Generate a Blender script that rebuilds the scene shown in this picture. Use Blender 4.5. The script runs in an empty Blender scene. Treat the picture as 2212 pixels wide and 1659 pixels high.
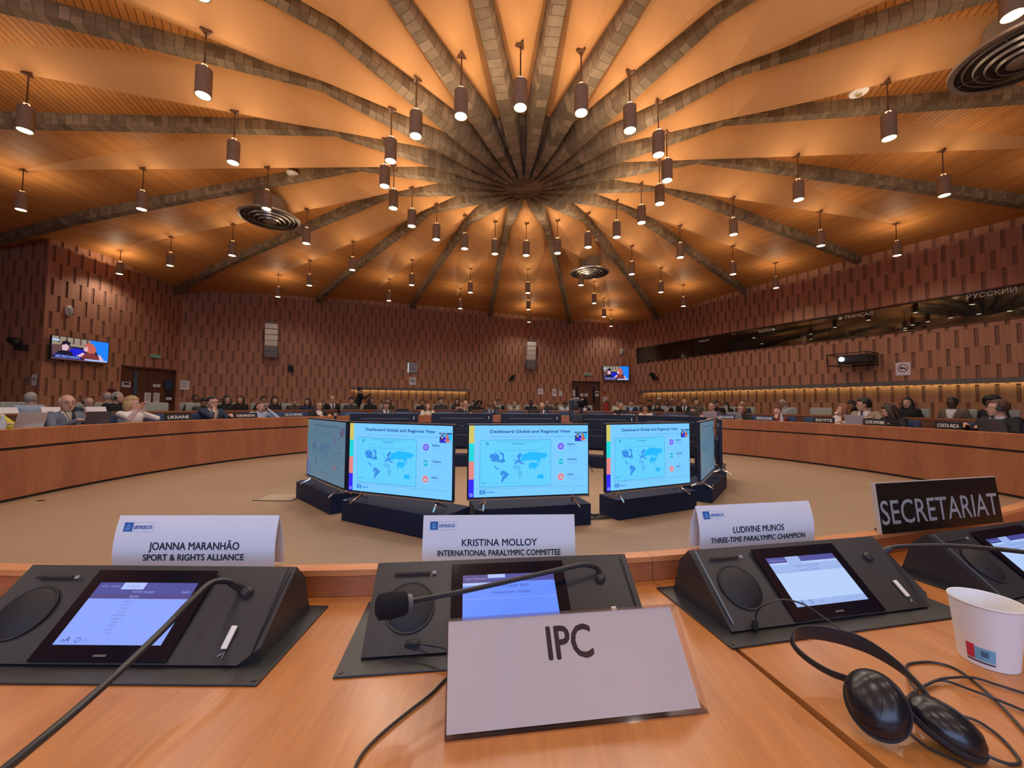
import bpy, bmesh, math, random
from mathutils import Vector, Matrix, Euler, noise
random.seed(7)
PI = math.pi
SC = bpy.context.scene
COL = SC.collection

# ------------------------------------------------------------------ camera, world, exposure
W_PX, F_PX = 2212.0, 863.7
cam_d = bpy.data.cameras.new('camera')
cam = bpy.data.objects.new('camera', cam_d)
COL.objects.link(cam)
cam_d.sensor_fit = 'HORIZONTAL'
cam_d.sensor_width = 36.0
cam_d.lens = 36.0 * F_PX / W_PX
cam_d.clip_start = 0.02
cam_d.clip_end = 200
cam.location = (0, 0, 1.12)
YAW, PITCH, ROLL = -0.0276, 0.0492, 0.008
cam.rotation_mode = 'QUATERNION'
cam.rotation_quaternion = (Matrix.Rotation(-YAW, 4, 'Z') @ Matrix.Rotation(PI / 2 + PITCH, 4, 'X') @ Matrix.Rotation(ROLL, 4, 'Z')).to_quaternion()
SC.camera = cam
world = bpy.data.worlds.new('world')
SC.world = world
world.use_nodes = True
world.node_tree.nodes['Background'].inputs[0].default_value = (0.02, 0.018, 0.02, 1)
world.node_tree.nodes['Background'].inputs[1].default_value = 0.3
SC.view_settings.view_transform = 'Standard'
SC.view_settings.look = 'None'
SC.view_settings.exposure = 0.0
SC.view_settings.gamma = 1.0
SC.view_settings.use_curve_mapping = False
SC.cycles.max_bounces = 6
SC.cycles.diffuse_bounces = 5
SC.cycles.glossy_bounces = 3
SC.cycles.transmission_bounces = 4
SC.cycles.transparent_max_bounces = 6
SC.cycles.caustics_reflective = False
SC.cycles.caustics_refractive = False
SC.cycles.use_adaptive_sampling = True
SC.cycles.adaptive_threshold = 0.03
SC.cycles.sample_clamp_indirect = 4.0
SC.cycles.use_denoising = True

DOWN_W, UP_W = 50.0, 23.0          # watts of each pendant's down and up lamp
DOWN_COL, UP_COL = (1.0, 0.89, 0.78), (1.0, 0.75, 0.50)

# ------------------------------------------------------------------ materials
MATS = {}
def _new(name):
    m = bpy.data.materials.new(name); m.use_nodes = True
    nt = m.node_tree; b = nt.nodes['Principled BSDF']
    MATS[name] = m
    return m, nt, b
def pbr(name, col, rough=0.5, metal=0.0, var=0.06, scale=30.0, spec=0.5, bump=0.0, coat=0.0):
    """plain surface with a little procedural mottling"""
    if name in MATS: return MATS[name]
    m, nt, b = _new(name)
    tc = nt.nodes.new('ShaderNodeTexCoord'); nz = nt.nodes.new('ShaderNodeTexNoise')
    nz.inputs['Scale'].default_value = scale; nz.inputs['Detail'].default_value = 3
    nt.links.new(tc.outputs['Object'], nz.inputs['Vector'])
    mx = nt.nodes.new('ShaderNodeMixRGB'); mx.blend_type = 'MIX'
    c = Vector(col)
    mx.inputs[1].default_value = (*[max(0, x * (1 - var)) for x in c], 1)
    mx.inputs[2].default_value = (*[min(1, x * (1 + var)) for x in c], 1)
    nt.links.new(nz.outputs['Fac'], mx.inputs[0]); nt.links.new(mx.outputs[0], b.inputs['Base Color'])
    b.inputs['Roughness'].default_value = rough; b.inputs['Metallic'].default_value = metal
    b.inputs['Specular IOR Level'].default_value = spec
    if coat: b.inputs['Coat Weight'].default_value = coat; b.inputs['Coat Roughness'].default_value = 0.15
    if bump:
        bp = nt.nodes.new('ShaderNodeBump'); bp.inputs['Strength'].default_value = bump; bp.inputs['Distance'].default_value = 0.01
        nt.links.new(nz.outputs['Fac'], bp.inputs['Height']); nt.links.new(bp.outputs[0], b.inputs['Normal'])
    return m
def emit(name, col, strength):
    if name in MATS: return MATS[name]
    m, nt, b = _new(name)
    b.inputs['Base Color'].default_value = (0.02, 0.02, 0.02, 1)
    b.inputs['Roughness'].default_value = 0.35
    b.inputs['Emission Color'].default_value = (*col, 1)
    b.inputs['Emission Strength'].default_value = strength
    return m
def srgb(r, g, b):
    f = lambda v: (v / 255 / 12.92) if v / 255 <= 0.04045 else ((v / 255 + 0.055) / 1.055) ** 2.4
    return (f(r), f(g), f(b))
def mathn(nt, op, a, b=None, clamp=False):
    n = nt.nodes.new('ShaderNodeMath'); n.operation = op; n.use_clamp = clamp
    for i, v in enumerate((a, b)):
        if v is None: continue
        if isinstance(v, (int, float)): n.inputs[i].default_value = v
        else: nt.links.new(v, n.inputs[i])
    return n.outputs[0]
def boards(name, col_a, col_b, board_w, axis, rough=0.5, gap=0.05, gapcol=0.35, grain=1.0, row_h=None, bump=0.3):
    """wood boards laid by the surface's UV map (metres); axis 0: boards side by side along U, 1: along V"""
    m, nt, b = _new(name)
    uv = nt.nodes.new('ShaderNodeUVMap')
    sp = nt.nodes.new('ShaderNodeSeparateXYZ'); nt.links.new(uv.outputs[0], sp.inputs[0])
    a = sp.outputs[axis]; o = sp.outputs[1 - axis]
    q = mathn(nt, 'DIVIDE', a, board_w); cell = mathn(nt, 'FLOOR', q); fr = mathn(nt, 'FRACT', q)
    row = mathn(nt, 'FLOOR', mathn(nt, 'DIVIDE', o, row_h)) if row_h else None
    cb = nt.nodes.new('ShaderNodeCombineXYZ'); nt.links.new(cell, cb.inputs[0])
    if row is not None: nt.links.new(row, cb.inputs[1])
    wn = nt.nodes.new('ShaderNodeTexWhiteNoise'); wn.noise_dimensions = '2D'; nt.links.new(cb.outputs[0], wn.inputs['Vector'])
    # stretched grain
    gs = nt.nodes.new('ShaderNodeCombineXYZ')
    nt.links.new(mathn(nt, 'MULTIPLY', a, 60.0), gs.inputs[0]); nt.links.new(mathn(nt, 'MULTIPLY', o, 3.0), gs.inputs[1])
    nt.links.new(mathn(nt, 'MULTIPLY', wn.outputs['Value'], 9.0), gs.inputs[2])
    nz = nt.nodes.new('ShaderNodeTexNoise'); nz.inputs['Scale'].default_value = 1.0; nz.inputs['Detail'].default_value = 3
    nt.links.new(gs.outputs[0], nz.inputs['Vector'])
    f = mathn(nt, 'ADD', mathn(nt, 'MULTIPLY', wn.outputs['Value'], 0.6), mathn(nt, 'MULTIPLY', nz.outputs['Fac'], 0.5 * grain), True)
    mx = nt.nodes.new('ShaderNodeMixRGB'); mx.inputs[1].default_value = (*col_a, 1); mx.inputs[2].default_value = (*col_b, 1)
    nt.links.new(f, mx.inputs[0])
    g = mathn(nt, 'LESS_THAN', fr, gap)
    mg = nt.nodes.new('ShaderNodeMixRGB'); mg.blend_type = 'MULTIPLY'
    nt.links.new(g, mg.inputs[0]); nt.links.new(mx.outputs[0], mg.inputs[1]); mg.inputs[2].default_value = (gapcol, gapcol, gapcol, 1)
    nt.links.new(mg.outputs[0], b.inputs['Base Color'])
    b.inputs['Roughness'].default_value = rough; b.inputs['Specular IOR Level'].default_value = 0.25
    if bump:
        bp = nt.nodes.new('ShaderNodeBump'); bp.inputs['Strength'].default_value = bump; bp.inputs['Distance'].default_value = 0.01
        nt.links.new(mathn(nt, 'SUBTRACT', 1.0, g), bp.inputs['Height']); nt.links.new(bp.outputs[0], b.inputs['Normal'])
    return m
def wood(name, col_a, col_b, stretch=(1, 12, 12), scale=1.2, rough=0.35, coat=0.2, spec=0.5):
    m, nt, b = _new(name)
    tc = nt.nodes.new('ShaderNodeTexCoord'); mp = nt.nodes.new('ShaderNodeMapping')
    mp.inputs['Scale'].default_value = stretch
    nt.links.new(tc.outputs['Object'], mp.inputs[0])
    n1 = nt.nodes.new('ShaderNodeTexNoise'); n1.inputs['Scale'].default_value = scale; n1.inputs['Detail'].default_value = 5; n1.inputs['Distortion'].default_value = 0.6
    n2 = nt.nodes.new('ShaderNodeTexNoise'); n2.inputs['Scale'].default_value = scale * 9; n2.inputs['Detail'].default_value = 4
    nt.links.new(mp.outputs[0], n1.inputs['Vector']); nt.links.new(mp.outputs[0], n2.inputs['Vector'])
    r = nt.nodes.new('ShaderNodeMapRange'); r.inputs['From Min'].default_value = 0.35; r.inputs['From Max'].default_value = 0.65
    nt.links.new(mathn(nt, 'ADD', mathn(nt, 'MULTIPLY', n1.outputs['Fac'], 0.65), mathn(nt, 'MULTIPLY', n2.outputs['Fac'], 0.35)), r.inputs['Value'])
    mx = nt.nodes.new('ShaderNodeMixRGB'); mx.inputs[1].default_value = (*col_a, 1); mx.inputs[2].default_value = (*col_b, 1)
    nt.links.new(r.outputs[0], mx.inputs[0]); nt.links.new(mx.outputs[0], b.inputs['Base Color'])
    b.inputs['Roughness'].default_value = rough; b.inputs['Specular IOR Level'].default_value = spec
    if coat: b.inputs['Coat Weight'].default_value = coat; b.inputs['Coat Roughness'].default_value = 0.2
    return m

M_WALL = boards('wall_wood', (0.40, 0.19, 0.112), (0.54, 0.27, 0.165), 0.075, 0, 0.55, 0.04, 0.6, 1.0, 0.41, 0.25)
M_SLOT = pbr('wall_slot_wood', (0.30, 0.135, 0.080), 0.6)  # darker than the boards: shade of the shallow recesses put into the colour
M_SLAT = boards('ceiling_slat_wood', (0.53, 0.225, 0.065), (0.68, 0.31, 0.10), 0.075, 1, 0.6, 0.12, 0.25, 0.7, None, 0.5)
M_PANEL = boards('ceiling_panel_wood', (0.62, 0.31, 0.12), (0.69, 0.36, 0.145), 0.30, 1, 0.75, 0.0, 0.6, 0.35, None, 0.0)
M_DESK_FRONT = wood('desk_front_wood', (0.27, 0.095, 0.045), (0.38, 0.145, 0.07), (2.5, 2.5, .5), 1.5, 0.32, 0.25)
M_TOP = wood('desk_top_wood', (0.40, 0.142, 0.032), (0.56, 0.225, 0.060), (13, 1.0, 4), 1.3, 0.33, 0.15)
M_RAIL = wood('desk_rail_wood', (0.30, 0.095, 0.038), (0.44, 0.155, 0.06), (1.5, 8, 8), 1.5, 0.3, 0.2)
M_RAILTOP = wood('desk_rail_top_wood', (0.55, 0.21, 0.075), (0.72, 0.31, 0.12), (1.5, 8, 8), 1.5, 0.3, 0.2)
M_BROWN = wood('bench_brown_wood', (0.10, 0.04, 0.025), (0.17, 0.07, 0.045), (2, 2, 8), 1.5, 0.4, 0.1)
M_GROOVE = pbr('dark_groove', (0.02, 0.012, 0.012), 0.6)
M_BLACK = pbr('black_plastic', (0.022, 0.022, 0.026), 0.42)
M_SATIN = pbr('black_box_laminate', (0.012, 0.022, 0.060), 0.6, spec=0.2)
M_TVBACK = pbr('television_back_plastic', (0.012, 0.018, 0.042), 0.5, spec=0.3)
M_DEV = pbr('anthracite_housing', (0.030, 0.030, 0.034), 0.38, 0.0, 0.05, 400)
M_DEVPLATE = pbr('anthracite_plate', (0.020, 0.020, 0.023), 0.42, 0.0, 0.05, 400)
M_GLASSBLK = pbr('black_glass', (0.006, 0.006, 0.012), 0.08)
M_GRILLE = pbr('speaker_grille', (0.02, 0.02, 0.024), 0.5, 0.3, 0.3, 900, bump=0.25)
M_CHROME = pbr('chrome', (0.75, 0.75, 0.78), 0.12, 1.0)
M_STEEL = pbr('brushed_steel', (0.45, 0.42, 0.40), 0.35, 0.9)
M_PAPER = pbr('white_paper', (0.80, 0.79, 0.84), 0.75, 0, 0.02)
M_WHITE = pbr('white_plastic', (0.75, 0.75, 0.75), 0.5)
M_INK = pbr('dark_ink', (0.012, 0.014, 0.035), 0.7)
M_INK2 = pbr('purple_black_ink', (0.03, 0.018, 0.028), 0.7)
M_LOGO = pbr('logo_blue', srgb(38, 96, 172), 0.7)
M_LOGOLT = pbr('logo_pale_blue', srgb(120, 165, 220), 0.7)
M_LETTER = pbr('white_lettering', (0.7, 0.7, 0.7), 0.6)
M_CREAM = pbr('cream_loudspeaker', (0.85, 0.78, 0.68), 0.55)
M_GREYSPK = pbr('grey_loudspeaker', (0.26, 0.27, 0.29), 0.55)
M_FASCIA = pbr('grey_fascia', (0.17, 0.145, 0.13), 0.6)
M_LAMP = pbr('lamp_body_bronze', (0.36, 0.26, 0.165), 0.6, 0.0)
M_ROD = pbr('lamp_rod_brown', (0.16, 0.07, 0.03), 0.5, 0.3)
M_BLUEFAB = pbr('blue_upholstery', (0.035, 0.06, 0.14), 0.8, 0, 0.15, 200)
M_GREYFAB = pbr('grey_green_upholstery', (0.36, 0.38, 0.34), 0.75, 0, 0.1, 200)
M_RED = pbr('red_paint', (0.45, 0.03, 0.03), 0.4)
M_GOLD = emit('led_warm', (1.0, 0.80, 0.36), 3.0)
M_BULB = emit('lamp_diffuser_glow', (1.0, 0.88, 0.60), 9.0)
M_REFL = pbr('lamp_reflector', (0.85, 0.80, 0.55), 0.3)
# concrete with board marks
def concrete():
    m, nt, b = _new('board_marked_concrete')
    uv = nt.nodes.new('ShaderNodeUVMap')
    br = nt.nodes.new('ShaderNodeTexBrick'); br.inputs['Scale'].default_value = 1.0
    br.inputs['Brick Width'].default_value = 0.31; br.inputs['Row Height'].default_value = 0.10
    br.inputs['Mortar Size'].default_value = 0.0035; br.inputs['Bias'].default_value = 0.1
    br.inputs['Color1'].default_value = (0.125, 0.085, 0.050, 1); br.inputs['Color2'].default_value = (0.27, 0.195, 0.125, 1)
    br.inputs['Mortar'].default_value = (0.09, 0.062, 0.038, 1)
    wb = nt.nodes.new('ShaderNodeTexNoise'); wb.inputs['Scale'].default_value = 3.0; nt.links.new(uv.outputs[0], wb.inputs['Vector'])
    ws = nt.nodes.new('ShaderNodeVectorMath'); ws.operation = 'SCALE'; ws.inputs['Scale'].default_value = 0.05; nt.links.new(wb.outputs['Color'], ws.inputs[0])
    wa = nt.nodes.new('ShaderNodeVectorMath'); nt.links.new(uv.outputs[0], wa.inputs[0]); nt.links.new(ws.outputs[0], wa.inputs[1]); nt.links.new(wa.outputs[0], br.inputs['Vector'])
    tc = nt.nodes.new('ShaderNodeTexCoord')
    nz = nt.nodes.new('ShaderNodeTexNoise'); nz.inputs['Scale'].default_value = 5; nz.inputs['Detail'].default_value = 6
    nt.links.new(tc.outputs['Object'], nz.inputs['Vector'])
    r = nt.nodes.new('ShaderNodeMapRange'); r.inputs['To Min'].default_value = 0.55; r.inputs['To Max'].default_value = 1.4
    nt.links.new(nz.outputs['Fac'], r.inputs['Value'])
    mx = nt.nodes.new('ShaderNodeMixRGB'); mx.blend_type = 'MULTIPLY'; mx.inputs[0].default_value = 1
    nt.links.new(br.outputs['Color'], mx.inputs[1]); nt.links.new(r.outputs[0], mx.inputs[2])
    nt.links.new(mx.outputs[0], b.inputs['Base Color']); b.inputs['Roughness'].default_value = 0.85
    bp = nt.nodes.new('ShaderNodeBump'); bp.inputs['Strength'].default_value = 0.5; bp.inputs['Distance'].default_value = 0.02
    nt.links.new(mathn(nt, 'ADD', mathn(nt, 'SUBTRACT', 1.0, br.outputs['Fac']), nz.outputs['Fac']), bp.inputs['Height'])
    nt.links.new(bp.outputs[0], b.inputs['Normal'])
    return m
M_CONC = concrete()
def floor_mat():
    m, nt, b = _new('floor_linoleum')
    tc = nt.nodes.new('ShaderNodeTexCoord')
    n1 = nt.nodes.new('ShaderNodeTexNoise'); n1.inputs['Scale'].default_value = 1.1; n1.inputs['Detail'].default_value = 4
    n2 = nt.nodes.new('ShaderNodeTexNoise'); n2.inputs['Scale'].default_value = 90; n2.inputs['Detail'].default_value = 3
    for n in (n1, n2): nt.links.new(tc.outputs['Object'], n.inputs['Vector'])
    mx = nt.nodes.new('ShaderNodeMixRGB'); mx.inputs[1].default_value = (0.27, 0.175, 0.105, 1); mx.inputs[2].default_value = (0.37, 0.25, 0.155, 1)
    nt.links.new(mathn(nt, 'ADD', mathn(nt, 'MULTIPLY', n1.outputs['Fac'], 0.7), mathn(nt, 'MULTIPLY', n2.outputs['Fac'], 0.3)), mx.inputs[0])
    nt.links.new(mx.outputs[0], b.inputs['Base Color']); b.inputs['Roughness'].default_value = 0.55
    return m
M_FLOOR = floor_mat()
def facing_mix(nt, base, k):
    lw = nt.nodes.new('ShaderNodeLayerWeight'); lw.inputs[0].default_value = 0.5
    return mathn(nt, 'ADD', mathn(nt, 'MULTIPLY', mathn(nt, 'POWER', lw.outputs['Facing'], 4.0), k), base, True)
def glass_mat():
    m = bpy.data.materials.new('booth_glass'); m.use_nodes = True; nt = m.node_tree; nt.nodes.clear()
    o = nt.nodes.new('ShaderNodeOutputMaterial'); t = nt.nodes.new('ShaderNodeBsdfTransparent'); g = nt.nodes.new('ShaderNodeBsdfGlossy')
    g.inputs['Roughness'].default_value = 0.015; t.inputs[0].default_value = (0.55, 0.58, 0.6, 1)
    fr = facing_mix(nt, 0.13, 0.5)
    mx = nt.nodes.new('ShaderNodeMixShader')
    nt.links.new(fr, mx.inputs[0]); nt.links.new(t.outputs[0], mx.inputs[1]); nt.links.new(g.outputs[0], mx.inputs[2]); nt.links.new(mx.outputs[0], o.inputs[0])
    return m
M_GLASS = glass_mat()
def acrylic_mat():
    m = bpy.data.materials.new('clear_acrylic'); m.use_nodes = True; nt = m.node_tree; nt.nodes.clear()
    o = nt.nodes.new('ShaderNodeOutputMaterial'); t = nt.nodes.new('ShaderNodeBsdfTransparent'); g = nt.nodes.new('ShaderNodeBsdfGlossy')
    g.inputs['Roughness'].default_value = 0.05; t.inputs[0].default_value = (0.93, 0.90, 0.91, 1)
    fr = facing_mix(nt, 0.05, 0.75)
    mx = nt.nodes.new('ShaderNodeMixShader')
    nt.links.new(fr, mx.inputs[0]); nt.links.new(t.outputs[0], mx.inputs[1]); nt.links.new(g.outputs[0], mx.inputs[2]); nt.links.new(mx.outputs[0], o.inputs[0])
    return m
M_ACRYL = acrylic_mat()

# ------------------------------------------------------------------ mesh builder
class MB:
    def __init__(s): s.v = []; s.f = []; s.m = []; s.uv = []; s.has_uv = False
    def face(s, pts, mi=0, uv=None):
        i = len(s.v); s.v += [tuple(p) for p in pts]; s.f.append(tuple(range(i, i + len(pts)))); s.m.append(mi)
        s.uv.append(uv); s.has_uv = s.has_uv or uv is not None
    def add(s, vs, fs, mi=0, M=None):
        i = len(s.v); s.v += [tuple((M @ Vector(p)) if M is not None else p) for p in vs]
        for f in fs: s.f.append(tuple(i + k for k in f)); s.m.append(mi); s.uv.append(None)
    def box(s, c, d, mi=0, M=None, bev=0.0):
        x, y, z = d[0] / 2, d[1] / 2, d[2] / 2
        if bev <= 0:
            vs = [(c[0] + a * x, c[1] + b * y, c[2] + e * z) for a in (-1, 1) for b in (-1, 1) for e in (-1, 1)]
            s.add(vs, [(0, 1, 3, 2), (4, 6, 7, 5), (0, 4, 5, 1), (2, 3, 7, 6), (0, 2, 6, 4), (1, 5, 7, 3)], mi, M)
        else:
            bm = bmesh.new(); bmesh.ops.create_cube(bm, size=1.0)
            for v in bm.verts: v.co = Vector((v.co.x * d[0], v.co.y * d[1], v.co.z * d[2]))
            bmesh.ops.bevel(bm, geom=bm.edges[:], offset=bev, segments=2, affect='EDGES', profile=0.5)
            bm.verts.index_update()
            s.add([tuple(v.co + Vector(c)) for v in bm.verts], [tuple(v.index for v in f.verts) for f in bm.faces], mi, M); bm.free()
    def prism(s, poly, z0, z1, mi=0, M=None):
        n = len(poly); vs = [(p[0], p[1], z0) for p in poly] + [(p[0], p[1], z1) for p in poly]
        fs = [tuple(range(n))[::-1], tuple(range(n, 2 * n))] + [(i, (i + 1) % n, n + (i + 1) % n, n + i) for i in range(n)]
        s.add(vs, fs, mi, M)
    def lathe(s, prof, seg=24, mi=0, M=None, closed=True):
        """prof: list of (r, z)"""
        n = len(prof); vs = []
        for k in range(seg):
            a = 2 * PI * k / seg
            vs += [(r * math.cos(a), r * math.sin(a), z) for r, z in prof]
        fs = []
        for k in range(seg):
            a, b = k * n, ((k + 1) % seg) * n
            for i in range(n - 1): fs.append((a + i, b + i, b + i + 1, a + i + 1))
        if closed:
            if prof[0][0] > 1e-6: fs.append(tuple(k * n for k in range(seg))[::-1])
            if prof[-1][0] > 1e-6: fs.append(tuple(k * n + n - 1 for k in range(seg)))
        s.add(vs, fs, mi, M)
    def tube(s, pts, r, seg=8, mi=0, M=None, flat=None):
        pts = [Vector(p) for p in pts]; n = len(pts)
        rs = r if isinstance(r, (list, tuple)) else [r] * n
        vs = []; up = None
        for i, p in enumerate(pts):
            t = (pts[min(i + 1, n - 1)] - pts[max(i - 1, 0)]); t = t.normalized() if t.length > 1e-9 else Vector((0, 0, 1))
            if up is None: up = Vector((0, 0, 1)) if abs(t.z) < 0.9 else Vector((0, 1, 0))
            x = t.cross(up); x = x.normalized() if x.length > 1e-6 else Vector((1, 0, 0)); y = x.cross(t).normalized(); up = y
            ry = rs[i] * (flat if flat else 1)
            for k in range(seg):
                a = 2 * PI * k / seg; vs.append(tuple(p + x * (rs[i] * math.cos(a)) + y * (ry * math.sin(a))))
        fs = [(i * seg + k, i * seg + (k + 1) % seg, (i + 1) * seg + (k + 1) % seg, (i + 1) * seg + k) for i in range(n - 1) for k in range(seg)]
        fs += [tuple(range(seg))[::-1], tuple((n - 1) * seg + k for k in range(seg))]
        s.add(vs, fs, mi, M)
    def ell(s, c, r, seg=12, rings=8, mi=0, M=None, fn=None):
        vs = [(0, 0, -1)]
        for j in range(1, rings):
            t = -PI / 2 + PI * j / rings
            for k in range(seg):
                a = 2 * PI * k / seg; vs.append((math.cos(t) * math.cos(a), math.cos(t) * math.sin(a), math.sin(t)))
        vs.append((0, 0, 1)); out = []
        for d in vs:
            q = fn(Vector(d)) if fn else 1.0
            out.append((c[0] + d[0] * r[0] * q, c[1] + d[1] * r[1] * q, c[2] + d[2] * r[2] * q))
        fs = [(0, 1 + (k + 1) % seg, 1 + k) for k in range(seg)]
        for j in range(rings - 2):
            a, b = 1 + j * seg, 1 + (j + 1) * seg
            fs += [(a + k, a + (k + 1) % seg, b + (k + 1) % seg, b + k) for k in range(seg)]
        L = len(out) - 1; a = 1 + (rings - 2) * seg
        fs += [(a + k, a + (k + 1) % seg, L) for k in range(seg)]
        s.add(out, fs, mi, M)
    def loft(s, rings, mi=0, M=None):
        """rings: list of equal-length closed loops"""
        n = len(rings[0]); vs = [p for r in rings for p in r]
        fs = [(i * n + k, i * n + (k + 1) % n, (i + 1) * n + (k + 1) % n, (i + 1) * n + k) for i in range(len(rings) - 1) for k in range(n)]
        fs += [tuple(range(n))[::-1], tuple((len(rings) - 1) * n + k for k in range(n))]
        s.add(vs, fs, mi, M)
    def mesh(s, name, mats, smooth=False, normals=True):
        me = bpy.data.meshes.new(name); me.from_pydata(s.v, [], s.f)
        for m in mats: me.materials.append(m)
        me.polygons.foreach_set('material_index', s.m)
        if s.has_uv:
            ul = me.uv_layers.new(name='UVMap'); li = 0
            for p, u in zip(me.polygons, s.uv):
                for k in range(p.loop_total):
                    if u is not None: ul.data[p.loop_start + k].uv = u[k]
        if normals:
            bm = bmesh.new(); bm.from_mesh(me)
            if smooth: bmesh.ops.remove_doubles(bm, verts=bm.verts, dist=1e-6)
            bmesh.ops.recalc_face_normals(bm, faces=bm.faces); bm.to_mesh(me); bm.free()
        if smooth:
            me.polygons.foreach_set('use_smooth', [True] * len(me.polygons))
            if smooth != 'all': me.set_sharp_from_angle(angle=math.radians(38))
        me.update()
        return me
    def build(s, name, mats, parent=None, loc=None, rot=None, smooth=False, normals=True):
        if not isinstance(mats, (list, tuple)): mats = [mats]
        return link(name, s.mesh(name, mats, smooth, normals), parent, loc, rot)
def link(name, data, parent=None, loc=None, rot=None):
    o = bpy.data.objects.new(name, data); COL.objects.link(o)
    if parent is not None: o.parent = parent
    if loc is not None: o.location = loc
    if rot is not None: o.rotation_euler = rot
    return o
def tag(o, label, cat, group=None, kind=None):
    o['label'] = label; o['category'] = cat
    if group: o['group'] = group
    if kind: o['kind'] = kind
    return o
def thing(name, label, cat, loc=(0, 0, 0), rz=0.0, group=None):
    o = bpy.data.objects.new(name, None); COL.objects.link(o); o.location = loc; o.rotation_euler = (0, 0, rz); o.empty_display_size = 0.05
    return tag(o, label, cat, group)
def struct(o): o['kind'] = 'structure'; return o
def copy_tree(o, parent=None):
    kids = list(o.children)
    c = o.copy(); COL.objects.link(c)
    if parent is not None: c.parent = parent
    for k in kids: copy_tree(k, c)
    return c
def bez(pts, n=8):
    """Catmull-Rom through points"""
    P = [Vector(p) for p in pts]; out = []
    for i in range(len(P) - 1):
        a, b, c, d = P[max(i - 1, 0)], P[i], P[i + 1], P[min(i + 2, len(P) - 1)]
        for k in range(n):
            t = k / n
            out.append(0.5 * ((2 * b) + (c - a) * t + (2 * a - 5 * b + 4 * c - d) * t * t + (3 * b - a - 3 * c + d) * t ** 3))
    out.append(P[-1]); return out
TXT = {}
def text_geo(s, res=3):
    """vertices and faces of a line of lettering, unit cap height about 0.7, starting at x=0"""
    if s in TXT: return TXT[s]
    c = bpy.data.curves.new('lettering', 'FONT'); c.body = s; c.resolution_u = res; c.size = 1.0
    o = bpy.data.objects.new('lettering', c); COL.objects.link(o)
    dg = bpy.context.evaluated_depsgraph_get(); me = bpy.data.meshes.new_from_object(o.evaluated_get(dg))
    vs = [tuple(v.co) for v in me.vertices]; fs = [tuple(p.vertices) for p in me.polygons]
    bpy.data.objects.remove(o); bpy.data.curves.remove(c); bpy.data.meshes.remove(me)
    x0 = min(v[0] for v in vs); x1 = max(v[0] for v in vs)
    vs = [(v[0] - x0, v[1], 0) for v in vs]; TXT[s] = (vs, fs, x1 - x0); return TXT[s]
def put_text(mb, s, M, width=None, height=None, mi=0, align='C', bold=0.0, z=0.0, xs=1.0):
    """lettering in the XY plane of M; height is the cap height in metres"""
    vs, fs, w = text_geo(s)
    k = (height / 0.72) if height else width / w
    kx = (width / w) if width else k * xs
    ox = {'C': -w * kx / 2, 'L': 0, 'R': -w * kx}[align]
    offs = [(0, 0)] if not bold else [(-bold, 0), (bold, 0), (0, bold), (0, -bold), (0, 0)]
    for n, (dx, dy) in enumerate(offs):
        mb.add([(v[0] * kx + ox + dx, v[1] * k + dy, z + n * 1e-5) for v in vs], fs, mi, M)
# ================================================================== THE SETTING
HUB = Vector((0, 6.54, 0)); A0 = math.radians(1.31); STEP = 2 * PI / 20; TAN9 = math.tan(PI / 20)
CORNERS = [(-15, 9.2), (-11.5, 9.2), (-11.4, 12.9), (-9.1, 14.1), (0.38, 17.9), (5.03, 18.6), (14.41, 0.62), (14.41, -5), (-15, -5)]
TOPZ = 5.62
def wall_ray(ang):
    """distance from the hub to the room's walls in direction ang (clockwise from +Y)"""
    d = Vector((math.sin(ang), math.cos(ang))); best = 99
    n = len(CORNERS)
    for i in range(n):
        a = Vector(CORNERS[i]) - HUB.xy; b = Vector(CORNERS[(i + 1) % n]) - HUB.xy; e = b - a
        den = d.x * e.y - d.y * e.x
        if abs(den) < 1e-9: continue
        t = (a.x * e.y - a.y * e.x) / den; u = (a.x * d.y - a.y * d.x) / den
        if t > 0 and -1e-6 <= u <= 1 + 1e-6: best = min(best, t)
    return best
def wall_frame(i, u, z, off=0.0):
    """matrix of a spot on wall i: X to the right seen from inside, Y up, Z into the room"""
    a = Vector(CORNERS[i]); b = Vector(CORNERS[(i + 1) % len(CORNERS)]); d = (b - a).normalized(); n = Vector((d.y, -d.x))
    p = a + d * u + n * off
    return Matrix(((d.x, 0, n.x, p.x), (d.y, 0, n.y, p.y), (0, 1, 0, z), (0, 0, 0, 1)))
# --- floor
fl = MB(); fl.face([(x, y, 0) for x, y in CORNERS][::-1]); struct(fl.build('floor', M_FLOOR))
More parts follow.
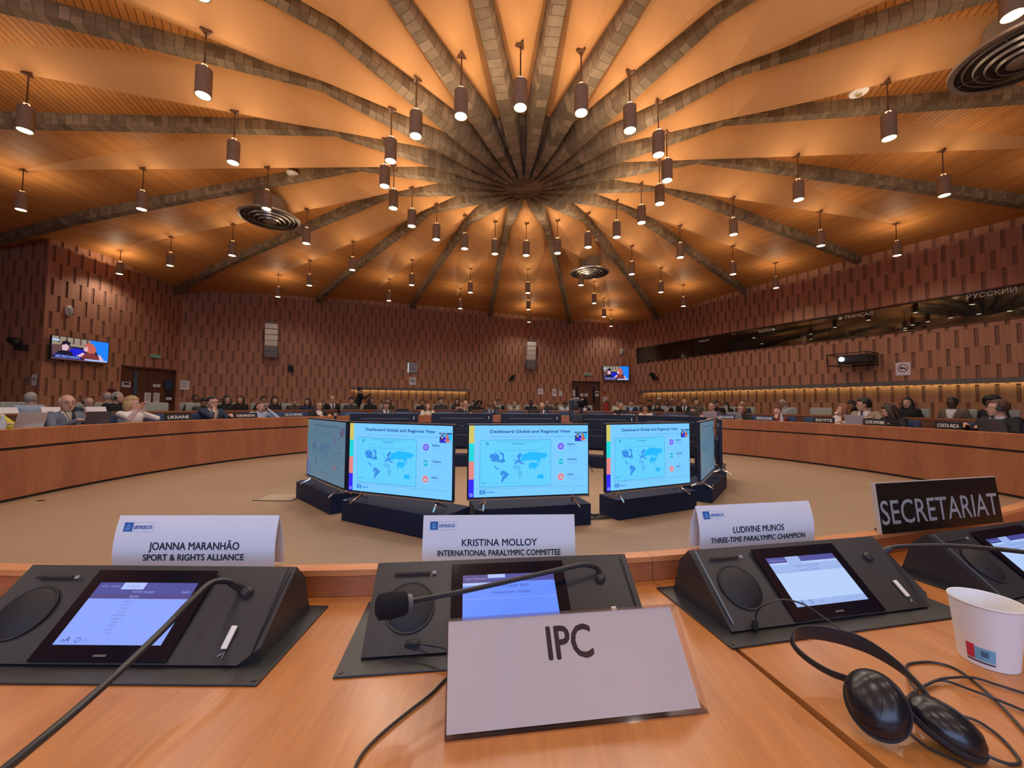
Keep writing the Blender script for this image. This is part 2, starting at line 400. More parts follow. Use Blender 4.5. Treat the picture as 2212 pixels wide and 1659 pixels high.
# --- panelled walls: staggered blocks of narrow boards, every fifth board set back
def panel_wall(name, i, L, holes=(), z0=0.0, z1=TOPZ, u0=0.0, off=0.0, plain=False):
    mb = MB(); a = Vector(CORNERS[i]); b = Vector(CORNERS[(i + 1) % len(CORNERS)]); d = (b - a).normalized(); n = Vector((d.y, -d.x))
    def P(u, z, dep): p = a + d * u + n * (off - dep); return (p.x, p.y, z)
    def emit_q(ua, ub, za, zb, dep, mi, hs=holes):
        if ub - ua < 1e-4 or zb - za < 1e-4: return
        for k, (ha, hb, hc, hd) in enumerate(hs):
            if ua < hb - 1e-5 and ub > ha + 1e-5 and za < hd - 1e-5 and zb > hc + 1e-5:
                r = hs[k + 1:]
                emit_q(ua, min(ub, ha), za, zb, dep, mi, r) if ua < ha else None
                emit_q(max(ua, hb), ub, za, zb, dep, mi, r) if ub > hb else None
                ca, cb_ = max(ua, ha), min(ub, hb)
                emit_q(ca, cb_, za, min(zb, hc), dep, mi, r) if za < hc else None
                emit_q(ca, cb_, max(za, hd), zb, dep, mi, r) if zb > hd else None
                return
        mb.face([P(ua, za, dep), P(ub, za, dep), P(ub, zb, dep), P(ua, zb, dep)], mi, [(ua, za), (ub, za), (ub, zb), (ua, zb)])
    if plain:
        emit_q(u0, L, z0, z1, 0, 0)
    else:
        inside = lambda u, z: any(h[0] < u < h[1] and h[2] < z < h[3] for h in holes)
        r0 = int(math.floor(z0 / 0.41)); r1 = int(math.ceil(z1 / 0.41))
        for r in range(r0, r1):
            za, zb = max(z0, r * 0.41), min(z1, (r + 1) * 0.41)
            sh = 0.15 if r % 2 else 0.0
            c0 = int(math.floor((u0 - sh) / 0.3)) - 1; c1 = int(math.ceil((L - sh) / 0.3)) + 1
            for c in range(c0, c1):
                s = sh + c * 0.3
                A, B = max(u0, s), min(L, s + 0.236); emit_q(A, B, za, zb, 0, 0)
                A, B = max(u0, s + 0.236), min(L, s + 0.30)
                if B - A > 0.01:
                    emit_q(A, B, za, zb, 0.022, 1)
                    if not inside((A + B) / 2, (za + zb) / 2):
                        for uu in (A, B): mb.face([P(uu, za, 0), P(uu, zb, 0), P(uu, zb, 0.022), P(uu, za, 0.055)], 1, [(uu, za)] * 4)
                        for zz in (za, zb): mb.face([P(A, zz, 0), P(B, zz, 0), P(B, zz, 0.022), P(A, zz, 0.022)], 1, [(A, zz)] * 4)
    return struct(mb.build(name, [M_WALL, M_SLOT], normals=False))
def seg_len(i): return (Vector(CORNERS[(i + 1) % len(CORNERS)]) - Vector(CORNERS[i])).length
NICHE_B = (2.72, 7.38, 0.0, 1.72); NICHE_R = (0.42, 19.9, 0.0, 1.76); WIN_R = (0.34, 18.5, 3.0, 3.68)
DOOR1 = (1.85, 3.62, 0.0, 2.14); DOOR2 = (1.84, 3.19, 0.0, 2.18)
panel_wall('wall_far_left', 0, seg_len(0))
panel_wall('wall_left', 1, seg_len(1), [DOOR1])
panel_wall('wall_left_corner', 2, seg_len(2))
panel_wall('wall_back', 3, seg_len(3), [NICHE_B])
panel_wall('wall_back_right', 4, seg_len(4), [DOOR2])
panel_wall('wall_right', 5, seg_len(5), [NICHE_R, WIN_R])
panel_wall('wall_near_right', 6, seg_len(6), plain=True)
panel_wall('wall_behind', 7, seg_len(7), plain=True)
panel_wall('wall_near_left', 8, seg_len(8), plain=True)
# --- lit niches: recessed panelling, soffit, grey fascia, warm light strip
def niche(k, i, rect, depth):
    u0, u1, z0, z1 = rect
    panel_wall('wall_niche_back_%d' % k, i, u1, z0=z0, z1=z1 + .02, u0=u0, off=-depth)
    M = wall_frame(i, 0, 0)
    mb = MB()
    mb.box(((u0 + u1) / 2, z1 + 0.01, -depth / 2 - .01), (u1 - u0 + .02, 0.02, depth), 0, M)      # soffit
    for u in (u0 - .01, u1 + .01): mb.box((u, (z0 + z1) / 2, -depth / 2 - .02), (0.02, z1 - z0, depth - .0), 0, M)
    struct(mb.build('trim_%d' % (30 + k), M_SLOT))
    mb = MB(); mb.box(((u0 + u1) / 2, z1 - 0.045, -.03), (u1 - u0, 0.13, 0.05), 0, M)
    mb.box(((u0 + u1) / 2, z1 - 0.075, -.20), (u1 - u0, 0.015, 0.30), 0, M)
    struct(mb.build('trim_%d' % (32 + k), M_FASCIA))
    mb = MB(); mb.box(((u0 + u1) / 2, z1 - 0.025, -depth + .045), (u1 - u0 - .1, 0.02, 0.03), 0, M)
    struct(mb.build('trim_%d' % (34 + k), M_GOLD))
    n = max(1, int((u1 - u0) / 2.0))
    for q in range(n):                       # the strip's light, washing down the boards
        l = bpy.data.lights.new('strip_light', 'AREA'); l.shape = 'RECTANGLE'; l.size = (u1 - u0) / n; l.size_y = 0.03; l.energy = 1.35 * (u1 - u0) / n; l.color = (1, .86, .40)
        o = bpy.data.objects.new('strip_light', l); COL.objects.link(o)
        Mf = wall_frame(i, u0 + (q + .5) * (u1 - u0) / n, z1 - 0.05, -depth + .06)
        o.matrix_world = Mf @ Matrix.Rotation(-PI / 2 - 0.15, 4, 'X')
niche(1, 3, NICHE_B, 0.42)
niche(2, 5, NICHE_R, 0.48)
# --- doors
def double_door(k, i, rect, leafw):
    u0, u1, z0, z1 = rect; M = wall_frame(i, 0, 0)
    mb = MB(); mb.box(((u0 + u1) / 2, z1 / 2, -0.10), (u1 - u0, z1, 0.05), 0, M)
    d = struct(mb.build('door_%d' % k, wood('door_wood_%d' % k, (0.10, 0.042, 0.026), (0.16, 0.068, 0.04), (2, 2, 1), 1.5, 0.4)))
    mb = MB(); w = 0.04
    for u in (u0 + w / 2, u1 - w / 2): mb.box((u, z1 / 2, -0.04), (w, z1, 0.09), 0, M)
    mb.box(((u0 + u1) / 2, z1 - w / 2, -0.04), (u1 - u0 - 2 * w, w, 0.09), 0, M)
    mb.build('door_frame', M_BROWN, d)
    mb = MB(); mb.box((u0 + leafw, z1 / 2, -0.073), (0.012, z1 - .06, 0.006), 0, M); mb.build('leaf_gap', M_GROOVE, d)
    return d, M
d1, MD1 = double_door(1, 1, DOOR1, 0.9)
mb = MB(); mb.box((2.33, 1.42, -.05), (0.10, 1.15, 0.03), 0, MD1, .01); mb.build('pull_handle', pbr('door_handle_blue_grey', (0.10, 0.17, 0.26), .35, .4), d1)
mb = MB(); mb.box((3.44, 1.42, -.06), (0.20, 0.72, 0.02), 0, MD1); mb.build('window_pane', pbr('door_glass_dark', (0.04, 0.03, 0.05), .1), d1)
d2, MD2 = double_door(2, 4, DOOR2, 0.68)
for u in (2.10, 2.90):
    mb = MB(); mb.box((u, 1.55, -.065), (0.11, 0.75, 0.015), 0, MD2); mb.build('window_pane', pbr('door_glass_dark', (0.03, 0.02, 0.02), .1), d2)

# --- folded timber ceiling, concrete ribs, hub
LAMPS = [[2.23, 5.4, 7.67, 10.02], [2.23, 4.86, 7.12, 9.46, 11.6], [2.23, 4.56, 6.77, 9.06], [2.23, 4.3, 6.53, 8.84], [2.23, 4.27, 6.5, 8.74],
         [2.23, 4.44, 6.68, 8.9], [2.23, 4.81, 7.1], [2.23, 5.23], [2.23, 4.5, 6.7, 8.9], [2.23, 4.4, 6.6, 8.8, 11.0], [2.23, 4.4, 6.6, 8.8, 11.0], [2.23, 4.4, 6.6, 8.8, 11.0], [2.23, 4.4, 6.6, 8.8],
         [2.23, 4.27, 6.5], [2.23, 4.25, 6.52, 8.7], [2.23, 4.46, 6.73, 9.0], [2.23, 4.86, 7.14, 9.42, 11.6], [2.23, 5.45, 7.81, 10.03], [2.23, 5.6, 7.84], [2.23, 5.61, 7.87]]
def keel(r): return 5.15 + 0.013 * (r - 2.2)
def ribtop(r):
    if r < 3.1: return 5.33 + (r - 1.2) / 1.9 * 0.25
    return 5.58 - 0.058 * (r - 3.1) - 0.06 * max(0, r - 9.5)
def ribbot(r):
    if r < 3.1:
        t = max(0, (r - 0.3) / 2.8); return 4.72 + 0.70 * t
    return ribtop(r) - 0.16
def kite(r, Re):
    b = r * TAN9
    if r <= 3.8: return b
    return max(0.0, 3.8 * TAN9 * (1 - (r - 3.8) / (Re - 3.8)))
for i in range(20):
    a = A0 + i * STEP; ca, sa = math.cos(a), math.sin(a)
    Rw = max(wall_ray(a), wall_ray(a - STEP / 2), wall_ray(a + STEP / 2)) * 1.03 + .15
    Re = min(LAMPS[i][-1] + 0.15, wall_ray(a) - 1.0)
    if i in (18, 19): Re = 9.6
    if 5 <= i <= 13: Re = max(9.0, LAMPS[i][-1] + .15)
    Re = min(Re, Rw - 1)
    rs = sorted(set([1.15, 2.0, 3.1, 3.8, Re] + [x for x in (5, 6.5, 8, 9.5, 11, 12.5, 14, 16) if x < Rw - .2 and abs(x - Re) > .3] + [Rw]))
    def P(r, t, z): return (HUB.x + r * sa + t * ca, HUB.y + r * ca - t * sa, z)
    def prof(r):
        b = r * TAN9; w = min(kite(r, Re), b); T = ribtop(r)
        K = keel(r) if r <= Re else keel(Re) + (ribtop(Rw) + 0.02 - keel(Re)) * (r - Re) / (Rw - Re)
        if r <= 3.8: E = T
        elif r < Re: E = ribtop(3.8) + (keel(Re) - ribtop(3.8)) * (r - 3.8) / (Re - 3.8)
        else: E = K
        return b, w, T, K, E
    mb = MB()
    for ra, rb in zip(rs, rs[1:]):
        (b1, w1, T1, K1, E1), (b2, w2, T2, K2, E2) = prof(ra), prof(rb)
        for s in (-1, 1):
            if w1 > 1e-4 or w2 > 1e-4:
                pts = [(ra, 0, K1), (rb, 0, K2), (rb, s * w2, E2), (ra, s * w1, E1)]
                mb.face([P(*p) for p in pts], 0, [(p[1], p[0]) for p in pts])
            if b1 - w1 > 1e-4 or b2 - w2 > 1e-4:
                pts = [(ra, s * w1, E1), (rb, s * w2, E2), (rb, s * b2, T2), (ra, s * b1, T1)]
                mb.face([P(*p) for p in pts], 1, [(p[1], p[0]) for p in pts])
    struct(mb.build('ceiling' if i == 0 else 'ceiling.%03d' % i, [M_PANEL, M_SLAT], normals=False))
    # rib between bay i and bay i+1
    a = a + STEP / 2; ca, sa = math.cos(a), math.sin(a); Rw = wall_ray(a) + .05
    rs = [0.28, 0.6, 0.9, 1.2, 1.6, 2.1, 2.6, 3.09, 3.11, 3.6, 4.2, 5, 6.5, 8] + [x for x in (10, 12) if x < Rw - .3] + [Rw]
    rings = []
    for r in rs:
        if r < 1.25: wt = r * TAN9 + 0.004
        elif r < 4: wt = 0.20 - 0.105 * (r - 1.25) / 2.75
        else: wt = 0.095
        wb = min(0.08, wt * 0.62) if r < 3 else 0.068
        zt, zb = ribtop(max(r, 1.2)) + .04, ribbot(r)
        rings.append([P(r, -wt, zt), P(r, -wb, zb), P(r, wb, zb), P(r, wt, zt)])
    mb = MB()
    for k in range(len(rs) - 1):
        A, B = rings[k], rings[k + 1]; ra, rb = rs[k], rs[k + 1]
        v = [0, .45, .62, 1.05]
        for q in range(4):
            n = (q + 1) % 4; va, vb = v[q], (v[q + 1] if q < 3 else 1.5)
            if r < 0: continue
            mb.face([A[q], B[q], B[n], A[n]], 0, [(va + i * .31, ra), (va + i * .31, rb), (vb + i * .31, rb), (vb + i * .31, ra)])
    mb.face(rings[0], 0, [(0, 0)] * 4)
    struct(mb.build('trim_%d' % (i + 1), M_CONC))
mb = MB(); mb.lathe([(0.0, 4.70), (0.30, 4.72), (0.32, 5.35), (0.0, 5.38)], 24, 0, Matrix.Translation((HUB.x, HUB.y, 0)))
mb.lathe([(0.25, 4.80), (0.6, 4.93), (1.0, 5.12), (1.25, 5.28), (1.25, 5.36)], 40, 0, Matrix.Translation((HUB.x, HUB.y, 0)), closed=False)
hubo = struct(mb.build('trim_21', M_CONC)); hubo.data.uv_layers.new(name='UVMap')
for p in hubo.data.polygons:
    for li in p.loop_indices:
        v = hubo.data.vertices[hubo.data.loops[li].vertex_index].co; hubo.data.uv_layers[0].data[li].uv = (v.x, v.y + v.z)
# outer shell above the folded ceiling
mb = MB(); mb.face([(x * 1.1, (y - 6.5) * 1.1 + 6.5, TOPZ + .3) for x, y in CORNERS]); struct(mb.build('ceiling_deck', M_SLOT))

# --- interpreter booths behind the long window of the right wall
MR = wall_frame(5, 0, 0)
u0, u1, z0, z1 = WIN_R
mb = MB()
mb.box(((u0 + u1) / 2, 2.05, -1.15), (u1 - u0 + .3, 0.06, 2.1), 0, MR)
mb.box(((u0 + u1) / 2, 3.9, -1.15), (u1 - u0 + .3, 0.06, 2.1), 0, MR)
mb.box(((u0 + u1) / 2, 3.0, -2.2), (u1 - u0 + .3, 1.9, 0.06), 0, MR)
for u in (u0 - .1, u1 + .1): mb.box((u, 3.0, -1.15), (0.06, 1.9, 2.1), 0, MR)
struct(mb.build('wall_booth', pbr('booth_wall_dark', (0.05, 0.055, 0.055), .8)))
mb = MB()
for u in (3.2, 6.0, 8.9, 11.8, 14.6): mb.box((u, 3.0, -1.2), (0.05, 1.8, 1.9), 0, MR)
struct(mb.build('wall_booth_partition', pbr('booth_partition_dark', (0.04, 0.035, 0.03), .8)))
mb = MB(); mb.box(((u0 + u1) / 2, (z0 + z1) / 2, -0.05), (u1 - u0, z1 - z0, 0.012), 0, MR); struct(mb.build('window_1', M_GLASS))
mb = MB()
for z in (z0 - .01, z1 + .01): mb.box(((u0 + u1) / 2, z, -0.05), (u1 - u0 + .06, 0.03, 0.13), 0, MR)
for u in (u0 - .012, u1 + .012): mb.box((u, (z0 + z1) / 2, -0.05), (0.03, z1 - z0, 0.13), 0, MR)
struct(mb.build('trim_40', M_WALL if False else M_BROWN))
for nm, u, z, h in (('ENGLISH', 3.82, 3.52, .085), ('ESPAÑOL', 6.17, 3.53, .085), ('FRANÇAIS', 8.64, 3.54, .10), ('РУССКИЙ', 11.0, 3.55, .11)):
    mb = MB(); put_text(mb, nm, MR @ Matrix.Translation((u, z, -0.040)), height=h, xs=1.0)
    if nm == 'FRANÇAIS': mb.box((u - .42, z + .04, -0.04), (0.08, 0.07, 0.002), 0, MR)
    tag(mb.build('window_lettering', M_LETTER), 'white %s lettering on the long interpreter booth window' % nm.capitalize().replace('Русский', 'Cyrillic'), 'lettering', 'language names on the booth window')
# ================================================================== CEILING THINGS
ORD = ['first', 'second', 'third', 'fourth', 'fifth']
def bay_words(i):
    k = i if i <= 10 else i - 20
    if k == 0: return 'the bay straight ahead'
    side = 'right' if k > 0 else 'left'; n = abs(k)
    return '%s bay %s of centre' % (['', 'first', 'second', 'third', 'fourth', 'fifth', 'sixth', 'seventh', 'eighth', 'ninth', 'tenth'][n], side)
def make_lamp():
    root = thing('pendant_lamp', '', 'lamp')
    mb = MB(); mb.lathe([(0.0, 0.035), (0.05, 0.035), (0.07, -0.005), (0.0, -0.012)], 3, 0); mb.build('canopy', M_ROD, root)
    mb = MB(); mb.tube([(0, 0, 0), (0, 0, -0.41)], 0.009, 8); mb.build('rod', M_ROD, root)
    mb = MB(); mb.ell((0, 0, -0.405), (0.02, 0.02, 0.02), 10, 6); mb.tube([(0, 0, -.41), (0, 0, -.45)], .012, 8); mb.box((0, 0, -.455), (.13, .012, .012)); mb.box((0, 0, -.455), (.012, .13, .012)); mb.lathe([(0, -.382), (.030, -.384), (.028, -.378), (0, -.374)], 20); mb.build('swivel_joint', M_ROD, root, smooth=True)  # small disc over the joint is added to shade the mount from the up lamp
    mb = MB()   # open tube, seam at mid height
    mb.lathe([(0.075, -0.43), (0.078, -0.432), (0.078, -0.575), (0.0745, -0.578), (0.0745, -0.584), (0.078, -0.587), (0.078, -0.73), (0.0735, -0.73), (0.071, -0.60), (0.071, -0.43)], 28, 0, closed=False)
    mb.lathe([(0.0, -0.60), (0.0715, -0.60)], 28, 0, closed=False)
    body = mb.build('lamp_body', M_LAMP, root, smooth=True, normals=False)
    mb = MB(); mb.lathe([(0.0705, -0.728), (0.066, -0.700)], 28, 0, closed=False); mb.build('reflector', M_REFL, root, smooth=True)
    mb = MB(); mb.lathe([(0.0, -0.733), (0.04, -0.731), (0.0665, -0.724)], 28, 0, closed=False); mb.build('diffuser', M_BULB, root)
    l = bpy.data.lights.new('lamp_light_down', 'SPOT'); l.energy = DOWN_W; l.color = DOWN_COL; l.spot_size = math.radians(156); l.spot_blend = 0.6; l.shadow_soft_size = 0.045
    link('lamp_light_down', l, root, (0, 0, -0.738))
    l = bpy.data.lights.new('lamp_light_up', 'SPOT'); l.energy = UP_W; l.color = UP_COL; l.spot_size = math.radians(180); l.spot_blend = 0.1; l.shadow_soft_size = 0.035
    link('lamp_light_up', l, root, (0.0, 0.0, -0.425), (PI, 0, 0))
    return root
lamp0 = make_lamp(); first = True
for i, radii in enumerate(LAMPS):
    a = A0 + i * STEP
    for k, r in enumerate(radii):
        o = lamp0 if first else copy_tree(lamp0); first = False
        o.location = (HUB.x + r * math.sin(a), HUB.y + r * math.cos(a), keel(r)); o.rotation_euler = (0, 0, -a)
        o['label'] = 'bronze cylinder pendant lamp, %s from the hub in %s' % (ORD[k], bay_words(i)); o['group'] = 'pendant lamps hanging from the folded ceiling'
# round air diffusers hanging under the ceiling
def make_vent():
    root = thing('air_diffuser', '', 'vent')
    mb = MB(); mb.lathe([(0.485, 0.0), (0.535, 0.005), (0.54, 0.035), (0.50, 0.05), (0.485, 0.0)], 48, 0, closed=False); mb.build('outer_ring', M_STEEL, root, smooth=True)
    for k, (r, z) in enumerate(((0.42, 0.01), (0.34, -0.015), (0.26, -0.04), (0.18, -0.065))):
        mb = MB(); mb.lathe([(r, z), (r + .006, z - .001), (r + .014, z + .030), (r + .010, z + .030), (r, z)], 44, 0, closed=False); mb.build('louvre_ring', pbr('vent_louvre', (.42, .38, .34), .35, .5), root, smooth=True)
    mb = MB(); mb.lathe([(0.0, -0.095), (0.06, -0.09), (0.125, -0.06), (0.13, -0.03), (0.0, -0.02)], 32, 0); mb.build('centre_cone', M_STEEL, root, smooth=True)
    mb = MB(); mb.lathe([(0.50, 0.05), (0.49, 0.07), (0.30, 0.14), (0.27, 0.42), (0.0, 0.42)], 40, 0, closed=False); mb.build('plenum', pbr('vent_plenum', (.20, .14, .10), .6), root, smooth=True)
    mb = MB(); mb.lathe([(0.0, -.02), (.15, .0), (.49, .048)], 40, 0, closed=False); mb.build('dark_throat', pbr('vent_throat', (.035, .028, .024), .5), root, smooth=True)  # near-black sheet standing for the shade inside the duct
    for k in range(4):
        mb = MB(); mb.box((0.31, 0, 0.03), (0.40, 0.008, 0.02), 0, Matrix.Rotation(k * PI / 2 + .4, 4, 'Z')); mb.build('spoke', M_STEEL, root)
    return root
v0 = make_vent()
for k, (p, lab) in enumerate((((-5.28, 7.98, 4.90), 'round louvred air diffuser in the ceiling left of the hub'), ((1.90, 11.45, 4.90), 'small-looking round air diffuser beyond the hub, far side of the room'), ((5.36, 4.26, 4.90), 'large-looking round air diffuser at the top right, nearest the camera'))):
    o = v0 if k == 0 else copy_tree(v0); o.location = p; o.scale = (1.06, 1.06, 1.0); o['label'] = lab; o['group'] = 'round ceiling air diffusers'
for k, (p, lab) in enumerate((((4.36, 5.15, 5.22), 'white round smoke detector on the slatted ceiling at the upper right'), ((-4.37, 7.22, 5.42), 'white smoke detector on the ceiling beside the left air diffuser'), ((1.95, 10.3, 5.42), 'white smoke detector on the ceiling near the far air diffuser'))):
    mb = MB(); mb.lathe([(0.0, -0.035), (0.04, -0.03), (0.055, -0.012), (0.10, -0.01), (0.105, 0.01), (0, 0.01)], 24); o = mb.build('smoke_detector', M_WHITE, None, p, smooth=True); tag(o, lab, 'smoke detector')
    mb = MB(); mb.lathe([(0.0, -0.05), (0.03, -0.045), (0.035, -0.03), (0, -.03)], 16); mb.build('sensor_dome', pbr('sensor_gold', (.5, .4, .2), .3, .5), o, smooth=True)
    mb = MB(); mb.tube([(0, 0, 0), (0, 0, .18)], .012); mb.build('mount', M_ROD, o)

# ================================================================== DESKS
CEN = Vector((0.2, 5.47))
def ring_pt(th, R): return Vector((CEN.x + R * math.sin(th), CEN.y + R * math.cos(th)))
OC, OR = Vector((-0.9, 6.245)), 5.475      # curve of the near desk: face of its rail towards the arena
def own_pt(x, R): return Vector((x, OC.y - math.sqrt(R * R - (x - OC.x) ** 2)))
def sweep(path, prof, mb, mi=0, closed=False):
    """path: list of (point2d, outward normal2d); prof: list of (offset outward, z) as a closed loop"""
    rings = [[(p.x + n.x * o, p.y + n.y * o, z) for o, z in prof] for p, n in path]
    if not closed: mb.loft(rings, mi)
    else: mb.loft(rings + [rings[0]], mi)
def path_from(pts):
    out = []
    for i, p in enumerate(pts):
        t = pts[min(i + 1, len(pts) - 1)] - pts[max(i - 1, 0)]; t.normalize()
        n = Vector((t.y, -t.x))
        out.append((p, n))
    return out
def desk(name, pts, label, flip=1, top_mat=M_TOP, deep=0.66):
    path = [(p, n * flip) for p, n in path_from(pts)]
    root = thing(name, label, 'desk')
    def part(nm, prof, mat):
        mb = MB(); sweep(path, prof, mb); return mb.build(nm, mat, root)
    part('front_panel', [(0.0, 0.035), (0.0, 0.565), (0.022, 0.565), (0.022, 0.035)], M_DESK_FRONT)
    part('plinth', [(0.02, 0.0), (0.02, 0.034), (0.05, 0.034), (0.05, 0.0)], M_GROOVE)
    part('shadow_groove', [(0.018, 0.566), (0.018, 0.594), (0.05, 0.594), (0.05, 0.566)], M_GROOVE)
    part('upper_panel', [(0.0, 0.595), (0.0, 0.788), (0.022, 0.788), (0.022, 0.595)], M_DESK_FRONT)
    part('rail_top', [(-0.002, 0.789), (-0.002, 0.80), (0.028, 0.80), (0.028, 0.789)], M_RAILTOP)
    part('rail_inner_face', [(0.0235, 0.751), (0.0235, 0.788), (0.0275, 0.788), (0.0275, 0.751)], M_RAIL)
    part('worktop', [(0.024, 0.722), (0.024, 0.75), (deep, 0.75), (deep, 0.722)], top_mat)
    part('modesty_panel', [(0.18, 0.0), (0.18, 0.72), (0.20, 0.72), (0.20, 0.0)], M_BROWN)
    return root
SEAM = 0.27
xs = [-1.9 + (SEAM - 0.0004 + 1.9) * k / 14 for k in range(15)]
desk('near_desk', [own_pt(x, OR) for x in xs], 'orange-brown curved conference desk in the foreground, left of the seam', 1)
xs = [SEAM + 0.0004 + (2.3 - SEAM - .0004) * k / 14 for k in range(15)]
desk('near_desk', [own_pt(x, OR) for x in xs], 'orange-brown curved conference desk in the foreground, right of the seam', 1)
pr = own_pt(2.3, OR); pl = own_pt(-1.9, OR)
rp = [pr + Vector((.003, .001)), Vector((3.3, 2.25)), Vector((4.35, 3.0)), Vector((5.35, 4.0))] + [ring_pt(math.radians(t), 5.93) for t in range(100, -106, -5)] + [Vector((-4.9, 2.65)), Vector((-3.9, 1.55)), Vector((-2.8, 1.0)), pl - Vector((.003, 0))]
ring_pts = [Vector(p.xy) for p in bez([Vector((p.x, p.y, 0)) for p in rp], 3)]
M_TOPFAR = wood('desk_top_wood_far', (0.40, 0.16, 0.065), (0.52, 0.22, 0.09), (2, 2, 4), 2.0, 0.35, 0.1)
desk('ring_desk', ring_pts, 'long ring-shaped reddish wooden delegates desk with dark groove around the arena', 1, M_TOPFAR, 0.62)
# second bench behind the delegates
plat = MB()
P2 = [ring_pt(math.radians(t), 7.75) for t in range(-112, 101, 4)]; P3 = [ring_pt(math.radians(t), 10.8) for t in range(-112, 101, 4)]
def in_room(p):
    d = p - HUB.xy; a = math.atan2(d.x, d.y); w = wall_ray(a) - .03
    return p if d.length < w else HUB.xy + d * (w / d.length)
P3 = [in_room(p) for p in P3]; P2 = [in_room(p) for p in P2]
n = len(P2)
plat.add([(p.x, p.y, z) for z in (0.0, 0.15) for p in P2 + P3],
         [(i, i + 1, n + i + 1, n + i) for i in range(n - 1)] + [(2 * n + i, 2 * n + i + 1, 3 * n + i + 1, 3 * n + i) for i in range(n - 1)] +
         [(i, i + 1, 2 * n + i + 1, 2 * n + i) for i in range(n - 1)] + [(n + i, n + i + 1, 3 * n + i + 1, 3 * n + i) for i in range(n - 1)])
struct(plat.build('floor_tier', M_FLOOR))
def bench(t0, t1, label):
    path = path_from([ring_pt(math.radians(t0 + (t1 - t0) * k / 24), 8.25) for k in range(25)])
    root = thing('bench_desk', label, 'desk')
    for nm, prof, mat in (('front_panel', [(0, .15), (0, .90), (.03, .90), (.03, .15)], M_BROWN), ('worktop', [(.031, .872), (.031, .90), (.52, .90), (.52, .872)], M_BROWN), ('edge_strip', [(-.006, .872), (-.006, .905), (-.0005, .905), (-.0005, .872)], M_DESK_FRONT)):
        mb = MB(); sweep(path, prof, mb); mb.build(nm, mat, root)
    return root
bench(-42.8, -62.5, 'dark brown second-row bench desk behind the left delegates')
bench(0, -42.2, 'dark brown second-row bench desk at the far left, before the lit niche')
bench(42.0, 0.6, 'dark brown second-row bench desk at the far right corner')
bench(88, 42.6, 'dark brown second-row bench desk along the right wall')
bench(-63.1, -103, 'dark brown second-row bench desk at the left edge near the doors')
# ================================================================== SCREENS IN THE ARENA
def E(name, r, g, b, s=1.0): return emit(name, srgb(r, g, b), s)
SL = dict(bg=E('slide_bg', 118, 203, 255), yellow=E('slide_yellow', 208, 196, 98), teal=E('slide_teal', 0, 214, 216), pink=E('slide_pink', 226, 132, 128), blue=E('slide_blue', 40, 30, 245),
          txt=E('slide_text', 16, 72, 158), soft=E('slide_soft_text', 84, 150, 226), line=E('slide_line', 14, 120, 190), card=E('slide_card', 96, 208, 255), land=E('slide_land', 10, 184, 255),
          land2=E('slide_land_dark', 44, 140, 232), pale=E('slide_land_pale', 84, 186, 244), viol=E('slide_violet', 92, 52, 240), comp=E('slide_cyan', 0, 188, 220), inf=E('slide_salmon', 214, 120, 132),
          white=E('slide_white', 190, 230, 255), logo=E('slide_logo', 18, 120, 216), dark=E('slide_dark', 30, 44, 110), hair=E('slide_red_hair', 190, 96, 84), skin=E('slide_skin', 214, 176, 180))
SLN = list(SL.keys()); SLM = [SL[k] for k in SLN]
def ngon_fill(mb, pts, mi, M, z=0.0):
    bm = bmesh.new(); vs = [bm.verts.new((p[0], p[1], z)) for p in pts]; f = bm.faces.new(vs); bmesh.ops.triangulate(bm, faces=[f]); bm.verts.index_update()
    mb.add([tuple(v.co) for v in bm.verts], [tuple(v.index for v in q.verts) for q in bm.faces], mi, M); bm.free()
